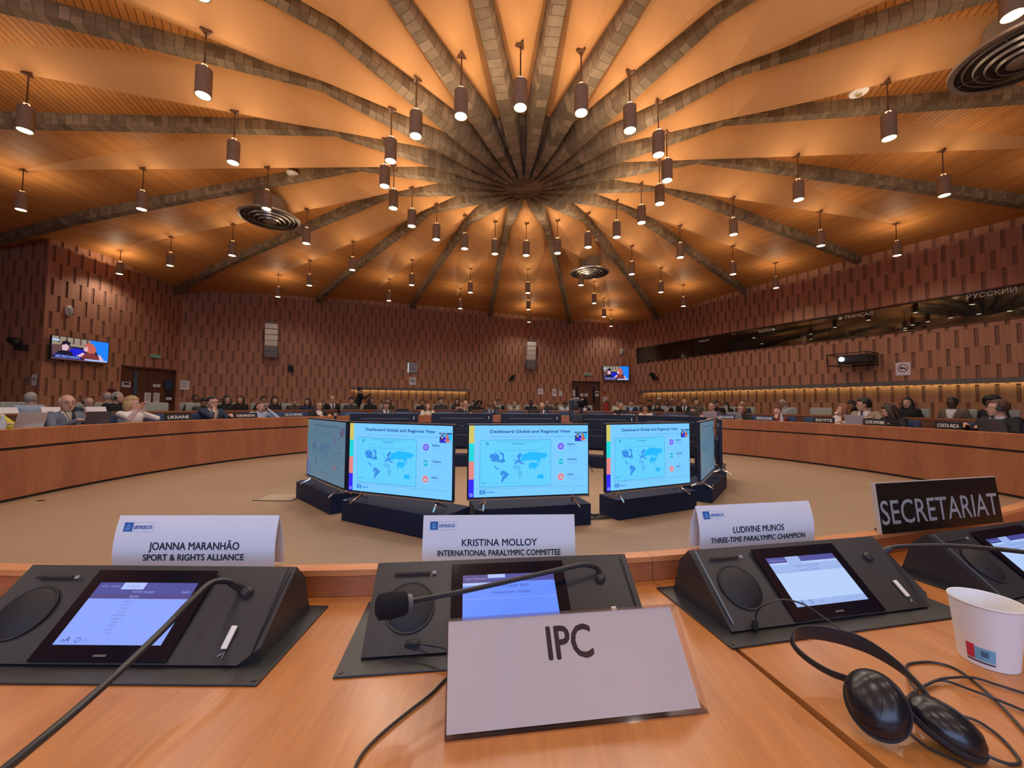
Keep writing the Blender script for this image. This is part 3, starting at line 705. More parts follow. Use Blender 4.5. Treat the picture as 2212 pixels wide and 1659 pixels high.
def inset_picture(mb, M, x0, y0, x1, y1, z, name=lambda n: SLN.index(n), text=False):
    """the video call: a dark-haired person and a red-haired person at a desk with a name plate; rectangle in M's XY plane"""
    w, h = x1 - x0, y1 - y0
    R = lambda a, b, c, d, k, dz: ngon_fill(mb, [(x0 + a * w, y0 + b * h), (x0 + c * w, y0 + b * h), (x0 + c * w, y0 + d * h), (x0 + a * w, y0 + d * h)], name(k), M, z + dz)
    G = lambda pts, k, dz: ngon_fill(mb, [(x0 + a * w, y0 + b * h) for a, b in pts], name(k), M, z + dz)
    R(0, 0, 1, 1, 'dark', 0)
    R(0, .62, .66, 1, 'tan', 4e-4)
    for k in range(5): R(.10 + .12 * k, .72, .13 + .12 * k, 1, 'brown', 6e-4)
    G([(.63, 1), (1, 1), (1, .05), (.86, .15)], 'sky', 8e-4)
    R(0, .80, .12, .88, 'white', 8e-4)
    G([(.02, .15), (.0, .62), (.2, .66), (.34, .55), (.42, .15)], 'brown', 9e-4)
    G([(.28, .18), (.30, .50), (.42, .56), (.56, .45), (.50, .18)], 'blue', 1.1e-3)
    G([(.03, .12), (.10, .34), (.20, .42), (.32, .38), (.40, .12)], 'ink', 1.3e-3)
    G([(.17, .42), (.16, .62), (.21, .74), (.27, .70), (.28, .52), (.24, .40)], 'skin', 1.5e-3)
    G([(.14, .62), (.17, .80), (.24, .86), (.31, .76), (.28, .60), (.24, .70)], 'ink', 1.7e-3)
    G([(.44, .12), (.52, .36), (.66, .42), (.78, .34), (.86, .12)], 'hair2', 1.9e-3)
    G([(.54, .50), (.55, .74), (.62, .88), (.70, .84), (.77, .62), (.74, .40), (.62, .40)], 'hair', 2.1e-3)
    G([(.53, .52), (.54, .64), (.60, .70), (.62, .52), (.58, .44)], 'skin', 2.3e-3)
    G([(.40, .20), (.52, .40), (.56, .34), (.48, .16)], 'skin', 2.3e-3)
    G([(.80, .36), (.84, .36), (.92, .12), (.84, .12)], 'skin', 2.3e-3)
    R(0, 0, 1, .07, 'brown', 2.5e-3)
    R(.56, .05, .98, .12, 'white', 2.7e-3)
    G([(.05, .06), (.05, .25), (.50, .20), (.50, .05)], 'navy', 2.7e-3)
    if text: put_text(mb, 'SECRETARIAT', M @ Matrix.Translation((x0 + .275 * w, y0 + .085 * h, z + 2.9e-3)), width=.42 * w, height=.11 * h, mi=name('white'))
def make_slide(W, H):
    mb = MB(); I = SLN.index
    def fx(x, y):
        u = (x - 315) / 1605.0; v = (y - 225) / (985.0 - 80 * u); return ((u - .5) * W, (.5 - v) * H)
    def poly(pts, k, z): ngon_fill(mb, [fx(*p) for p in pts], I(k), None, z)
    def rect(x0, y0, x1, y1, k, z):
        poly([(x0, y0), (x1, y0), (x1, y1), (x0, y1)], k, z)
    def urect(u0, v0, u1, v1, k, z):
        ngon_fill(mb, [((u0 - .5) * W, (.5 - v1) * H), ((u1 - .5) * W, (.5 - v1) * H), ((u1 - .5) * W, (.5 - v0) * H), ((u0 - .5) * W, (.5 - v0) * H)], I(k), None, z)
    urect(0, 0, 1, 1, 'bg', 0)
    for k, c in enumerate(('yellow', 'teal', 'pink', 'blue')): urect(0, k * .25, .042, (k + 1) * .25, c, .0004)
    T = lambda s, u, v, h, k, al='L', w=None, bold=0.0: put_text(mb, s, Matrix.Translation(((u - .5) * W, (.5 - v) * H, .0012)), height=h * H, width=w * W if w else None, mi=I(k), align=al, bold=bold)
    T('Dashboard Global and Regional View', .17, .105, .042, 'txt', w=.675, bold=.0012)
    T('A high-level snapshot of policy trends, strengths and gaps across participating Member States', .17, .170, .020, 'soft', w=.70)
    # framed dashboard card
    urect(.088, .205, .675, .865, 'line', .0004); urect(.0905, .2095, .6725, .8605, 'card', .0006)
    T('Inclusive, Equitable and Safe Sport and Physical Education Policies', .22, .237, .014, 'line', w=.36)
    T('Data Dashboard', .345, .268, .017, 'line', w=.105, bold=.0006)
    for u, w in ((.105, .04), (.21, .045), (.31, .02), (.40, .025)): urect(u, .306, u + w, .310, 'soft', .0008); urect(u, .326, u + .006, .330, 'line', .0008)
    urect(.215, .352, .575, .3555, 'line', .0008)
    urect(.136, .235, .141, .275, 'line', .0008)
    for q in range(4): urect(.144, .233 + q * .012, .158, .240 + q * .012, 'line', .0008)
    urect(.10, .80, .14, .806, 'line', .0008); urect(.10, .812, .42, .8145, 'soft', .0008); urect(.115, .845, .125, .85, 'soft', .0008)
    urect(.60, .82, .64, .823, 'soft', .0008)
    mb.lathe([(.008 * W, .0010), (.0095 * W, .0010)], 16, I('line'), Matrix.Translation((.11 * W, (.5 - .318) * H, 0)), closed=False)
    # map, traced from the screen
    L = lambda pts, k: poly(pts, k, .0010)
    L([(582, 625), (622, 610), (645, 618), (690, 612), (700, 640), (712, 660), (702, 690), (735, 700), (745, 672), (760, 650), (778, 690), (790, 712), (770, 725), (728, 735), (716, 722), (640, 718), (612, 714), (600, 680), (583, 660)], 'land2')
    L([(625, 595), (668, 592), (672, 606), (640, 608)], 'land2'); L([(700, 592), (752, 592), (770, 620), (772, 650), (748, 655), (742, 625), (718, 612)], 'land2')
    L([(632, 772), (660, 782), (676, 800), (690, 818), (706, 822), (700, 828), (676, 822), (652, 800)], 'land2'); L([(705, 818), (716, 832), (712, 836), (702, 826)], 'land2'); L([(718, 802), (732, 806), (728, 812)], 'land2')
    L([(734, 846), (752, 838), (790, 850), (800, 862), (834, 876), (830, 900), (808, 925), (796, 945), (778, 950), (766, 975), (752, 990), (732, 988), (742, 950), (748, 915), (724, 890), (724, 868)], 'land2')
    L([(752, 888), (772, 900), (768, 915), (752, 908)], 'card') if False else poly([(752, 888), (772, 900), (768, 915), (752, 908)], 'card', .0013)
    L([(868, 634), (888, 632), (886, 646), (872, 645)], 'land2')
    L([(900, 685), (916, 678), (922, 700), (908, 706)], 'land2'); L([(904, 740), (920, 722), (934, 700), (960, 690), (985, 690), (996, 700), (986, 716), (1010, 722), (1020, 740), (1045, 736), (1046, 748), (1000, 752), (985, 738), (958, 722), (930, 742), (910, 755)], 'land2')
    L([(938, 664), (950, 630), (975, 605), (1000, 602), (1005, 618), (988, 650), (975, 690), (958, 686), (960, 660), (944, 672)], 'land2')
    L([(1000, 640), (1018, 615), (1060, 612), (1090, 590), (1150, 584), (1260, 592), (1348, 606), (1352, 640), (1330, 650), (1320, 660), (1296, 662), (1262, 672), (1256, 700), (1250, 716), (1222, 730), (1205, 700), (1170, 692), (1128, 700), (1110, 694), (1085, 700), (1060, 690), (1040, 712), (1000, 712), (985, 690), (1000, 665)], 'land')
    L([(1296, 660), (1312, 656), (1306, 688), (1298, 690)], 'land')
    L([(1108, 740), (1140, 720), (1170, 728), (1205, 728), (1236, 736), (1226, 770), (1198, 788), (1188, 815), (1172, 812), (1158, 790), (1140, 795), (1122, 828), (1110, 800), (1098, 775)], 'land')
    L([(890, 780), (905, 766), (940, 764), (970, 768), (985, 795), (1002, 800), (985, 830), (960, 838), (945, 812), (905, 818), (890, 812)], 'pale'); L([(952, 845), (1000, 838), (1020, 858), (1005, 900), (990, 940), (968, 945), (962, 905), (950, 870)], 'pale')
    L([(1212, 915), (1222, 898), (1250, 885), (1262, 880), (1275, 885), (1290, 884), (1304, 915), (1298, 945), (1275, 948), (1252, 935), (1222, 942), (1210, 935)], 'land')
    L([(1240, 735), (1262, 724), (1262, 745), (1246, 755)], 'pale'); L([(1180, 822), (1200, 820), (1228, 840), (1200, 838)], 'pale')
    # three round badges with captions
    for (v, k, cap, l1, l2) in ((.285, 'viol', 'Explore', 'Global, regional and', 'thematic trends'), (.505, 'comp', 'Compare', 'Countries, world views', 'and policy priorities'), (.725, 'inf', 'Inform', 'Evidence-based policy', 'dialogue and decision making')):
        c = Matrix.Translation(((.762 - .5) * W, (.5 - v - .02) * H, 0)); rr = .031 * W
        mb.lathe([(0, .0006), (rr, .0006)], 32, I('white'), c, closed=False); mb.lathe([(0, .0009), (rr * .90, .0009)], 32, I(k), c, closed=False)
        if k == 'viol':
            mb.lathe([(rr * .48, .0012), (rr * .54, .0012)], 24, I('white'), c, closed=False)
            for q in (-.25, 0, .25): mb.box((0, q * rr, .0012), (rr * .95, rr * .05, 1e-4), I('white'), c)
            mb.box((0, 0, .0012), (rr * .05, rr * 1.0, 1e-4), I('white'), c)
        elif k == 'comp':
            for sx in (-1, 1): mb.lathe([(rr * .18, .0012), (rr * .26, .0012)], 20, I('white'), c @ Matrix.Translation((sx * rr * .38, 0, 0)), closed=False)
        else:
            for q in range(3): mb.box(((q - 1) * rr * .3, -rr * .25 + q * rr * .08, .0012), (rr * .2, rr * (.3 + q * .16), 1e-4), I('white'), c)
            mb.box((0, rr * .35, .0012), (rr * .8, rr * .07, 1e-4), I('white'), c @ Matrix.Rotation(.5, 4, 'Z'))
        T(cap, .82, v, .027, 'txt', bold=.0008); T(l1, .82, v + .035, .013, 'soft'); T(l2, .82, v + .060, .013, 'soft')
    urect(.042, .885, 1, .8875, 'line', .0006)
    urect(.088, .905, .135, .958, 'logo', .0006); urect(.096, .918, .127, .921, 'bg', .0008)
    for q in range(5): urect(.099 + q * .0055, .924, .1015 + q * .0055, .942, 'bg', .0008)
    urect(.096, .944, .127, .948, 'bg', .0008)
    T('unesco', .145, .945, .030, 'logo', bold=.0006)
    mb.lathe([(.009 * W, .0008), (.012 * W, .0008)], 20, I('white'), Matrix.Translation(((.021 - .5) * W, (.5 - .965) * H, 0)), closed=False)
    mb.box(((.021 - .5) * W, (.5 - .965) * H, .0008), (.003 * W, .012 * H, 1e-4), I('white'))
    nm = {'tan': 'pale', 'brown': 'dark', 'sky': 'land', 'ink': 'dark', 'hair2': 'hair', 'navy': 'blue'}
    inset_picture(mb, Matrix.Identity(4), (.885 - .5) * W, (.5 - .232) * H, (.992 - .5) * W, (.5 - .102) * H, .0006, lambda n: SLN.index(nm.get(n, n)))
    urect(.882, .095, .995, .112, 'dark', .0036)
    for q in range(3): urect(.90 + q * .02, .099, .908 + q * .02, .108, 'white', .0040)
    return mb.mesh('slide', SLM, normals=False)
TVW, TVH = 1.115, 0.645
slide_me = make_slide(TVW - .022, TVH - .024)
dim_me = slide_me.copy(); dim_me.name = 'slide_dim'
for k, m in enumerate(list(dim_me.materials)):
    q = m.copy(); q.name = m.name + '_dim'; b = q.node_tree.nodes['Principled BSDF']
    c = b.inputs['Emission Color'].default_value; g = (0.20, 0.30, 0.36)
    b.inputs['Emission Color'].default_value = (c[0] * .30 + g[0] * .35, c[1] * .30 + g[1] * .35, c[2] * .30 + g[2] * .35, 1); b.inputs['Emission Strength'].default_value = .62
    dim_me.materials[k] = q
def make_tv(name, label, p0, p1, zb, slide, group, screen_on=True):
    """p0, p1: lower left and right corner of the panel, seen from the screen side"""
    p0, p1 = Vector(p0), Vector(p1); c = (p0 + p1) / 2; d = (p1 - p0).normalized(); rz = math.atan2(d.y, d.x)
    root = thing(name, label, 'television', (c.x, c.y, zb), rz, group)
    W, H = TVW, TVH
    mb = MB(); mb.box((0, 0.018, H / 2), (W, 0.034, H), 0, None, .004); mb.box((0, 0.05, H * .32), (W * .82, 0.05, H * .52), 0, None, .012)
    mb.build('panel', M_TVBACK, root)
    mb = MB(); mb.box((0, -0.002, -0.004), (W + .004, 0.036, 0.009)); mb.build('lower_silver_edge', M_STEEL, root)
    mb = MB(); mb.box((0, 0.016, H + .002), (W + .002, 0.036, 0.004)); mb.build('upper_silver_edge', M_STEEL, root)
    if slide is not None:
        o = link('display', slide, root, (0, -0.0008, H / 2 + .001), (PI / 2, 0, 0))
    # back details: vent strips, connector sticker, type label
    for z, h in ((H * .86, .016), (H * .40, .012)):
        mb = MB(); mb.box((0, 0.0365, z) if z > H * .6 else (0, .0765, z), (W * .70, 0.004, h)); mb.build('vent_strip', pbr('tv_vent_grey', (.10, .10, .12), .5), root)
    mb = MB(); mb.box((-W * .43, 0.037, H * .88), (0.014, 0.004, 0.05)); mb.build('sticker', M_LETTER, root)
    mb = MB(); put_text(mb, 'N°2', Matrix.Translation((0, .0355, H * .62)) @ Matrix.Rotation(PI, 4, 'Z') @ Matrix.Rotation(PI / 2, 4, 'X'), height=.030); mb.build('lettering', pbr('tv_back_letters', (.22, .22, .25), .5), root)
    for s in (-1, 1):
        mb = MB()
        mb.tube([(s * .40, .01, .0), (s * .405, -.01, -.035), (s * .43, -.10, -.078)], [.012, .011, .009], 8, 0)
        mb.tube([(s * .40, .01, .0), (s * .405, .03, -.035), (s * .43, .12, -.078)], [.012, .011, .009], 8, 0)
        mb.build('foot', M_CHROME, root, smooth=True)
    return root
def make_plinth(p0, p1, depth, h, label, group='black plinths under the screens'):
    """p0, p1: front bottom corners"""
    p0, p1 = Vector(p0), Vector(p1); d = (p1 - p0); L = d.length; rz = math.atan2(d.y, d.x)
    root = thing('screen_plinth', label, 'plinth', (p0.x, p0.y, 0), rz, group)
    mb = MB(); mb.box((L / 2, depth / 2, h / 2), (L, depth, h), 0, None, .006); mb.build('box', M_SATIN, root)
    mb = MB(); mb.box((.05, -.001, h - .0), (.035, .010, .004)); mb.build('corner_clip', M_LETTER, root)
    return root
ZB = .293
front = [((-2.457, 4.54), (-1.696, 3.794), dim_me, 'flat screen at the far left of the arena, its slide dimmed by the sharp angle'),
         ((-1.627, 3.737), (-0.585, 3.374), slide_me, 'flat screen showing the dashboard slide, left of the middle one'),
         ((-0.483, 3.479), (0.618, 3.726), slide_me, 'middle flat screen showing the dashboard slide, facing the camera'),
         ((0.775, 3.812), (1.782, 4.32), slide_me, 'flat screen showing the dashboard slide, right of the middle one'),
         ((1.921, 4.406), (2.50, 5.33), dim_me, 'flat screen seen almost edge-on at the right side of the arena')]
for a, b, sl, lab in front: make_tv('flat_screen', lab, a, b, ZB, sl, 'flat screens standing in a ring in the arena')
for a, b, dp, lab in (((-2.654, 4.675), (-1.911, 3.983), .30, 'low black plinth under the angled far-left screen'), ((-1.72, 3.813), (-.668, 3.257), .43, 'low black plinth under the screen left of the middle'),
                  ((-.405, 3.51), (.642, 3.80), .40, 'low black plinth under the middle screen'), ((.926, 3.944), (1.89, 4.442), .29, 'low black plinth under the screen right of the middle'),
                  ((2.168, 4.686), (2.751, 5.536), .32, 'low black plinth under the edge-on right screen')):
    make_plinth(a, b, dp, .196, lab)
# the far half of the ring: backs of the screens
TC = Vector((0.15, 5.5))
back = [(-66, 'left of the camera post, third and outermost'), (-37.5, 'left of the camera post, second'), (-14, 'left of the camera post, first'), (14, 'just right of the middle'), (36, 'second right of the middle'), (58, 'at the right, half hidden behind the lit screen')]
back = [(((-2.93, 6.62)), ((-1.80, 7.02)), 'dark back of the flat screen furthest left in the far row'), (((-1.66, 7.22)), ((-.555, 7.42)), 'dark back of the flat screen second from left in the far row'),
        (((-.40, 7.42)), ((.70, 7.44)), 'dark back of the flat screen in the middle of the far row'), (((.955, 7.48)), ((1.99, 7.10)), 'dark back of the flat screen right of the tripod camera'),
        (((2.0, 6.98)), ((2.82, 6.26)), 'dark back of the flat screen furthest right in the far row')]
for a, b, lab in back:
    make_tv('flat_screen', lab, b, a, ZB, dim_me, 'flat screens standing in a ring in the arena')
    d = (Vector(b) - Vector(a)).normalized(); n = Vector((-d.y, d.x)); p0, p1 = Vector(b) + n * .16, Vector(a) + n * .16
    make_plinth(p0, p1, .36, .196, lab.replace('dark back of the flat screen', 'black plinth under the screen').replace(' in the far row', ' of the far row'))
make_tv('flat_screen', 'dark back of a flat screen behind the dimmed far-left one', (-3.07, 6.45), (-2.62, 5.50), ZB, None, 'flat screens standing in a ring in the arena')
make_tv('flat_screen', 'dark back of a flat screen just behind the edge-on right one', (2.66, 5.45), (2.98, 6.2), ZB, None, 'flat screens standing in a ring in the arena')
for k, (a, b, dp, lab) in enumerate((((-3.2, 6.45), (-2.78, 5.45), .34, 'black plinth behind the far-left screen'), ((2.80, 5.62), (3.12, 6.3), .3, 'black plinth behind the edge-on right screen'))):
    make_plinth(a, b, dp, .196, lab)
# broadcast camera on its post
t = thing('tripod_camera', 'black remote-controlled video camera on a post among the far screens', 'camera', (0.86, 6.5, 0))
mb = MB(); mb.box((0, 0, .90), (.20, .20, .14), 0, None, .02); mb.build('camera_base', M_BLACK, t)
mb = MB(); mb.box((-.085, 0, 1.07), (.05, .14, .26), 0, None, .02); mb.box((.085, 0, 1.05), (.04, .12, .18), 0, None, .02); mb.build('yoke', pbr('camera_blue_black', (.03, .04, .07), .4), t)
mb = MB(); mb.box((-.0, .02, 1.12), (.13, .20, .15), 0, None, .03); mb.ell((0, 0, 1.165), (.09, .09, .07)); mb.build('camera_head', M_DEV, t, smooth=True)
mb = MB(); mb.lathe([(0, 0), (.065, 0), (.07, .03), (.06, .10), (.0, .10)], 24, 0, Matrix.Translation((.07, -.04, 1.15)) @ Matrix.Rotation(PI / 2, 4, 'X') @ Matrix.Rotation(.6, 4, 'Y')); mb.build('lens', M_GLASSBLK, t, smooth=True)
mb = MB(); mb.tube([(0, 0, .83), (0, 0, .35)], .022, 10); mb.tube([(0, 0, .45), (0, 0, .30)], .03, 10)
for k in range(3):
    q = k * 2 * PI / 3 + .5; mb.tube([(0, 0, .42), (.34 * math.cos(q), .34 * math.sin(q), .012)], .012, 8)
mb.build('tripod', M_STEEL, t, smooth=True)
# cables on the floor between the plinths
for k, (y, z) in enumerate(((4.02, .014), (4.08, .014), (3.96, .014))):
    mb = MB(); mb.tube(bez([(.56, y + .02, z + .10 * (k == 0)), (.72, y + .01, z), (.86, y + .05, z), (.98, y + .12, z)], 6), .010, 8)
    tag(mb.build('floor_cable', M_BLACK, smooth=True), ['black cable between the middle and right plinths, upper one', 'black cable lying between the middle and right plinths, farther one', 'black cable lying between the middle and right plinths, nearer one'][k], 'cable', 'cables between the plinths')
# floor hatch and floor marks
mb = MB(); mb.box((-2.83, 4.66, .003), (.42, .30, .006)); o = mb.build('floor_hatch', pbr('hatch_pale', (.40, .31, .21), .5)); tag(o, 'pale rectangular floor hatch beside the far-left screen plinth', 'hatch')
mb = MB(); mb.box((-2.83, 4.66, .002), (.45, .33, .004)); mb.build('hatch_frame', M_GROOVE, o)
mb = MB(); mb.ell((-5.35, 4.36, .004), (.05, .02, .004), 12, 4); tag(mb.build('floor_socket', M_GROOVE), 'small dark oval socket in the arena floor at the left', 'floor socket')
mb = MB(); mb.box((5.45, 9.62, .006), (.5, .14, .012), 0, Matrix.Identity(4)); tag(mb.build('floor_box', M_PAPER), 'flat pale sheet lying against the foot of the right-hand desk', 'sheet')

# ================================================================== THINGS ON THE WALLS
PIC = {'dark': E('pic_dark', 30, 24, 60), 'tan': E('pic_tan', 150, 138, 120), 'brown': E('pic_brown', 96, 66, 70), 'sky': E('pic_sky', 20, 130, 250), 'white': E('pic_white', 170, 200, 250), 'blue': E('pic_blue', 16, 30, 210),
       'ink': E('pic_ink', 16, 14, 34), 'skin': E('pic_skin', 222, 178, 196), 'hair': E('pic_hair', 196, 96, 84), 'hair2': E('pic_brown_top', 124, 52, 52), 'navy': E('pic_navy', 20, 30, 130)}
PN = list(PIC.keys())
def wall_tv(i, u0, z0, u1, z1, off, label):
    M = wall_frame(i, (u0 + u1) / 2, (z0 + z1) / 2, off); w, h = u1 - u0, z1 - z0
    root = thing('wall_television', label, 'television', M.to_translation(), 0, 'wall televisions showing the video call'); root.matrix_world = M
    mb = MB(); mb.box((0, 0, -.025), (w + .03, h + .03, .045), 0, None, .005); mb.build('frame', M_BLACK, root)
    mb = MB(); inset_picture(mb, Matrix.Identity(4), -w / 2, -h / 2, w / 2, h / 2, 0, PN.index, True); mb.build('display', list(PIC.values()), root, normals=False)
    mb = MB(); mb.box((0, 0, -.05 - (off - .05) / 2), (.12, .12, off - .04)); mb.build('bracket', M_BLACK, root)
    return root
wall_tv(1, .06, 2.12, 1.34, 2.68, .16, 'wall television on the left wall showing two people talking')
wall_tv(4, 3.30, 2.22, 4.50, 2.87, .12, 'wall television at the far right corner showing two people talking')
def poster(i, u0, z0, u1, z1, label, kind='sheet', off=.006, mat=M_PAPER, cat='sign', group='notices pinned to the walls'):
    M = wall_frame(i, (u0 + u1) / 2, (z0 + z1) / 2, off); w, h = abs(u1 - u0), abs(z1 - z0)
    mb = MB(); mb.box((0, 0, 0), (w, h, .008), 0)
    mats = [mat, M_INK, M_RED]
    if kind == 'ban':
        r = min(w, h) * .36; mb.lathe([(r * .82, .0055), (r, .0055)], 28, 2 if w > .2 and i == 5 else 1, Matrix.Translation((0, h * .06, 0)), closed=False)
        mb.box((0, h * .06, .0058), (r * 1.7, r * .14, .001), 1, Matrix.Rotation(-.7, 4, 'Z'))
        mb.ell((-r * .3, h * .06, .005), (r * .25, r * .3, .001), 10, 4, 1); mb.box((r * .25, h * .05, .005), (r * .5, r * .35, .001), 1)
    elif kind == 'text':
        for q in range(4): mb.box((-w * .02 * q, h * (.3 - .16 * q), .0045), (w * (.7 - .06 * q), h * .035, .001), 1)
    elif kind == 'arrow': mb.box((0, 0, .0045), (w * .7, h * .12, .001), 1, Matrix.Rotation(-.5, 4, 'Z'))
    elif kind == 'printer': mb.box((0, h * .15, .01), (w * .6, h * .4, .012), 1)
    o = mb.build('wall_sign', mats); o.matrix_world = M; tag(o, label, cat, group); return o
poster(3, 4.88, 1.85, 5.14, 2.15, 'no-drinks sign below the wall clock', 'ban')
poster(5, 9.38, 1.90, 9.66, 2.22, 'large white no-food sign on the right wall under the booths', 'ban')
L_ = [(1.95, 1.51, 2.2, 1.66, 'printer', 'white notice with dark box at the left edge of the left door'), (2.90, 1.55, 3.14, 1.64, 'arrow', 'small pale notice high on the left door leaf'),
      (2.64, 1.06, 2.84, 1.37, 'text', 'white sheet low on the left door, left one of the pair'), (2.93, 1.06, 3.13, 1.37, 'text', 'white sheet low on the left door, right one of the pair')]
for a, b, c, d, k, lab in L_:
    poster(1, a, b, c, d, lab, k, off=(-.065 if a > 1.8 else .006))
poster(1, 3.27, 1.5, 3.54, 1.78, 'small blue notice on the dark pane of the left door', 'sheet', -.03, M_BLUEFAB)
poster(1, 3.32, 1.15, 3.52, 1.24, 'small white label below the blue notice on the left door', 'sheet', -.03)
poster(2, .06, 1.50, .30, 1.80, 'white sheet with a small crest on the wall right of the left door', 'text')
poster(0, 3.16, 1.48, 3.27, 1.71, 'dull pinkish notice at the far left wall, left of the pair', 'text', mat=pbr('dull_pink_paper', (.30, .18, .16), .7))
poster(0, 3.30, 1.46, 3.42, 1.73, 'pale round-marked notice at the far left wall, right of the pair', 'ban')
for a, b, c, d, k, lab in ((.29, 1.55, .53, 1.81, 'text', 'white notice on the far wall right of the hanging loudspeaker'), (.95, 1.47, 1.14, 1.80, 'ban', 'white no-drinks sign on the far wall left of the far door'), (1.25, 1.49, 1.40, 1.72, 'text', 'pale notice between the no-drinks sign and the far door')):
    poster(4, a, b, c, d, lab, k)
for a, b, c, d, k, lab in ((1.87, 1.48, 2.02, 1.77, 'text', 'white sheet at the left edge of the far door'), (2.26, 1.48, 2.40, 1.61, 'arrow', 'small square pictogram on the far door, left one'), (2.46, 1.48, 2.62, 1.61, 'arrow', 'small square pictogram on the far door, right one'), (2.97, 1.49, 3.13, 1.72, 'printer', 'white notice with grey box at the right of the far door')):
    poster(4, a, b, c, d, lab, k, off=-.05)
poster(4, 3.32, 1.58, 3.46, 1.72, 'small red notice right of the far door', 'sheet', mat=pbr('notice_red', (.35, .05, .04), .6))
poster(4, 3.33, 1.24, 3.50, 1.47, 'pale instruction sheet under the red notice by the far door', 'text')
poster(1, 1.52, 1.24, 1.74, 1.44, 'dark red alarm panel on the left wall beside the door', 'sheet', .01, pbr('dark_red_panel', (.12, .02, .02), .6), 'panel', None)
# emergency signs above the doors
for i, u, z, lab in ((1, 2.83, 2.50, 'pale green exit light above the left door'), (4, 2.56, 2.48, 'pale green exit light above the far door')):
    M = wall_frame(i, u, z, .03); t = thing('exit_light', lab, 'exit sign', (0, 0, 0), 0, 'exit lights above the doors'); t.matrix_world = M
    mb = MB(); mb.box((0, 0, 0), (.34, .11, .05), 0, None, .008); mb.build('housing', M_WHITE if i == 4 else M_GREYFAB, t)
    mb = MB(); mb.box((0, 0, .027), (.28, .07, .003)); mb.build('lens', emit('exit_green', srgb(70, 120, 88), .5), t)
# clock
M = wall_frame(3, 5.02, 2.53, .02); t = thing('wall_clock', 'square grey wall clock above the lit niche', 'clock'); t.matrix_world = M
mb = MB(); mb.box((0, 0, 0), (.36, .40, .05), 0, None, .01); mb.build('case', M_STEEL, t)
mb = MB(); mb.box((0, 0, .027), (.30, .34, .004)); mb.build('dial', pbr('clock_dial', (.34, .38, .40), .5), t)
mb = MB(); mb.box((.02, -.05, .031), (.016, .14, .003), 0, Matrix.Rotation(-.4, 4, 'Z')); mb.box((.0, -.03, .031), (.022, .09, .003), 0, Matrix.Rotation(.5, 4, 'Z')); mb.build('hand', M_INK, t)
for q in range(12):
    mb = MB(); mb.box((.13 * math.sin(q * PI / 6), .145 * math.cos(q * PI / 6), .030), (.012, .012, .002)); mb.build('hour_mark', M_INK, t)
mb = MB(); mb.box((-.19, 0, .0), (.03, .38, .045)); mb.build('glowing_edge', emit('clock_edge', (.6, .8, .85), 1.0), t)  # strip along the left edge of the case glows by its own emission
# line-array loudspeakers
def speaker_array(i, u, z0, z1, w, off, label):
    M = wall_frame(i, u, 0, off); t = thing('line_array_loudspeaker', label, 'loudspeaker', (0, 0, 0), 0, 'cream line-array loudspeakers on the wall corners'); t.matrix_world = M
    n = 6; h = (z1 - z0) / n
    for k in range(n):
        c = z1 - h * (k + .5); tilt = -.02 - .035 * k
        mb = MB(); mb.box((0, 0, 0), (w, h * .93, .22), 0, Matrix.Translation((0, c, -.015 * k)) @ Matrix.Rotation(-tilt * 2, 4, 'X'), .01)
        mb.build('cabinet', M_CREAM if k < 4 else M_GREYSPK, t)
    mb = MB(); mb.box((0, (z0 + z1) / 2, -.14), (w * .7, z1 - z0, .04)); mb.build('rear_rail', M_GREYSPK, t)
    mb = MB(); mb.box((0, z1 + .03, 0), (w * .8, .02, .18)); mb.tube([(0, z1 + .03, 0), (0, z1 + .26, 0), (0, z1 + .30, -off)], .018, 8); mb.build('hanger', M_STEEL, t)
    return t
speaker_array(3, .06, 2.72, 3.90, .40, .26, 'tall cream line-array loudspeaker on the left rear wall corner')
speaker_array(3, 10.07, 2.68, 3.86, .40, .26, 'tall cream line-array loudspeaker on the far wall corner, centre')
# small surveillance cameras on brackets
def wall_cam(i, u, z, off, label, s=1.0):
    M = wall_frame(i, u, z, 0); t = thing('wall_camera', label, 'camera', (0, 0, 0), 0, 'black cameras on the walls'); t.matrix_world = M
    mb = MB(); mb.box((0, -.04 * s, .05 * s), (.16 * s, .10 * s, .12 * s), 0, None, .015); mb.build('bracket', M_BLACK, t)
    mb = MB(); mb.ell((0, .05 * s, .14 * s), (.09 * s, .08 * s, .09 * s), 14, 10); mb.lathe([(0, 0), (.05 * s, 0), (.05 * s, .10 * s), (0, .10 * s)], 16, 0, Matrix.Translation((.02, .08 * s, .16 * s))); mb.build('camera_head', M_BLACK, t, smooth=True)
    mb = MB(); mb.box((0, -.09 * s, .03 * s), (.22 * s, .02, .10 * s)); mb.build('shelf', M_BLACK, t)
wall_cam(3, .66, 2.34, .1, 'black dome camera on the wall right of the left loudspeaker')
wall_cam(3, 9.25, 2.24, .1, 'black camera on the far wall left of the centre loudspeaker')
wall_cam(5, 1.45, 2.32, .1, 'black camera on the right wall near the far corner', 1.3)
wall_cam(0, 3.05, 2.42, .1, 'dark camera on the far left wall beside the television', 1.2)
for i, u, z, lab in ((1, .48, 3.37, 'small white oval speaker on the left wall above the television'), (4, 4.22, 3.56, 'small white oval speaker on the wall above the far television')):
    M = wall_frame(i, u, z, 0); mb = MB(); mb.ell((0, 0, .02), (.09, .14, .05), 16, 10); o = mb.build('wall_sounder', M_WHITE, smooth=True); o.matrix_world = M; tag(o, lab, 'sounder', 'white oval wall sounders')
    mb = MB(); mb.ell((0, 0, .055), (.06, .10, .02), 16, 8); mb.build('grille', pbr('sounder_grey', (.4, .4, .4), .6), o, smooth=True)
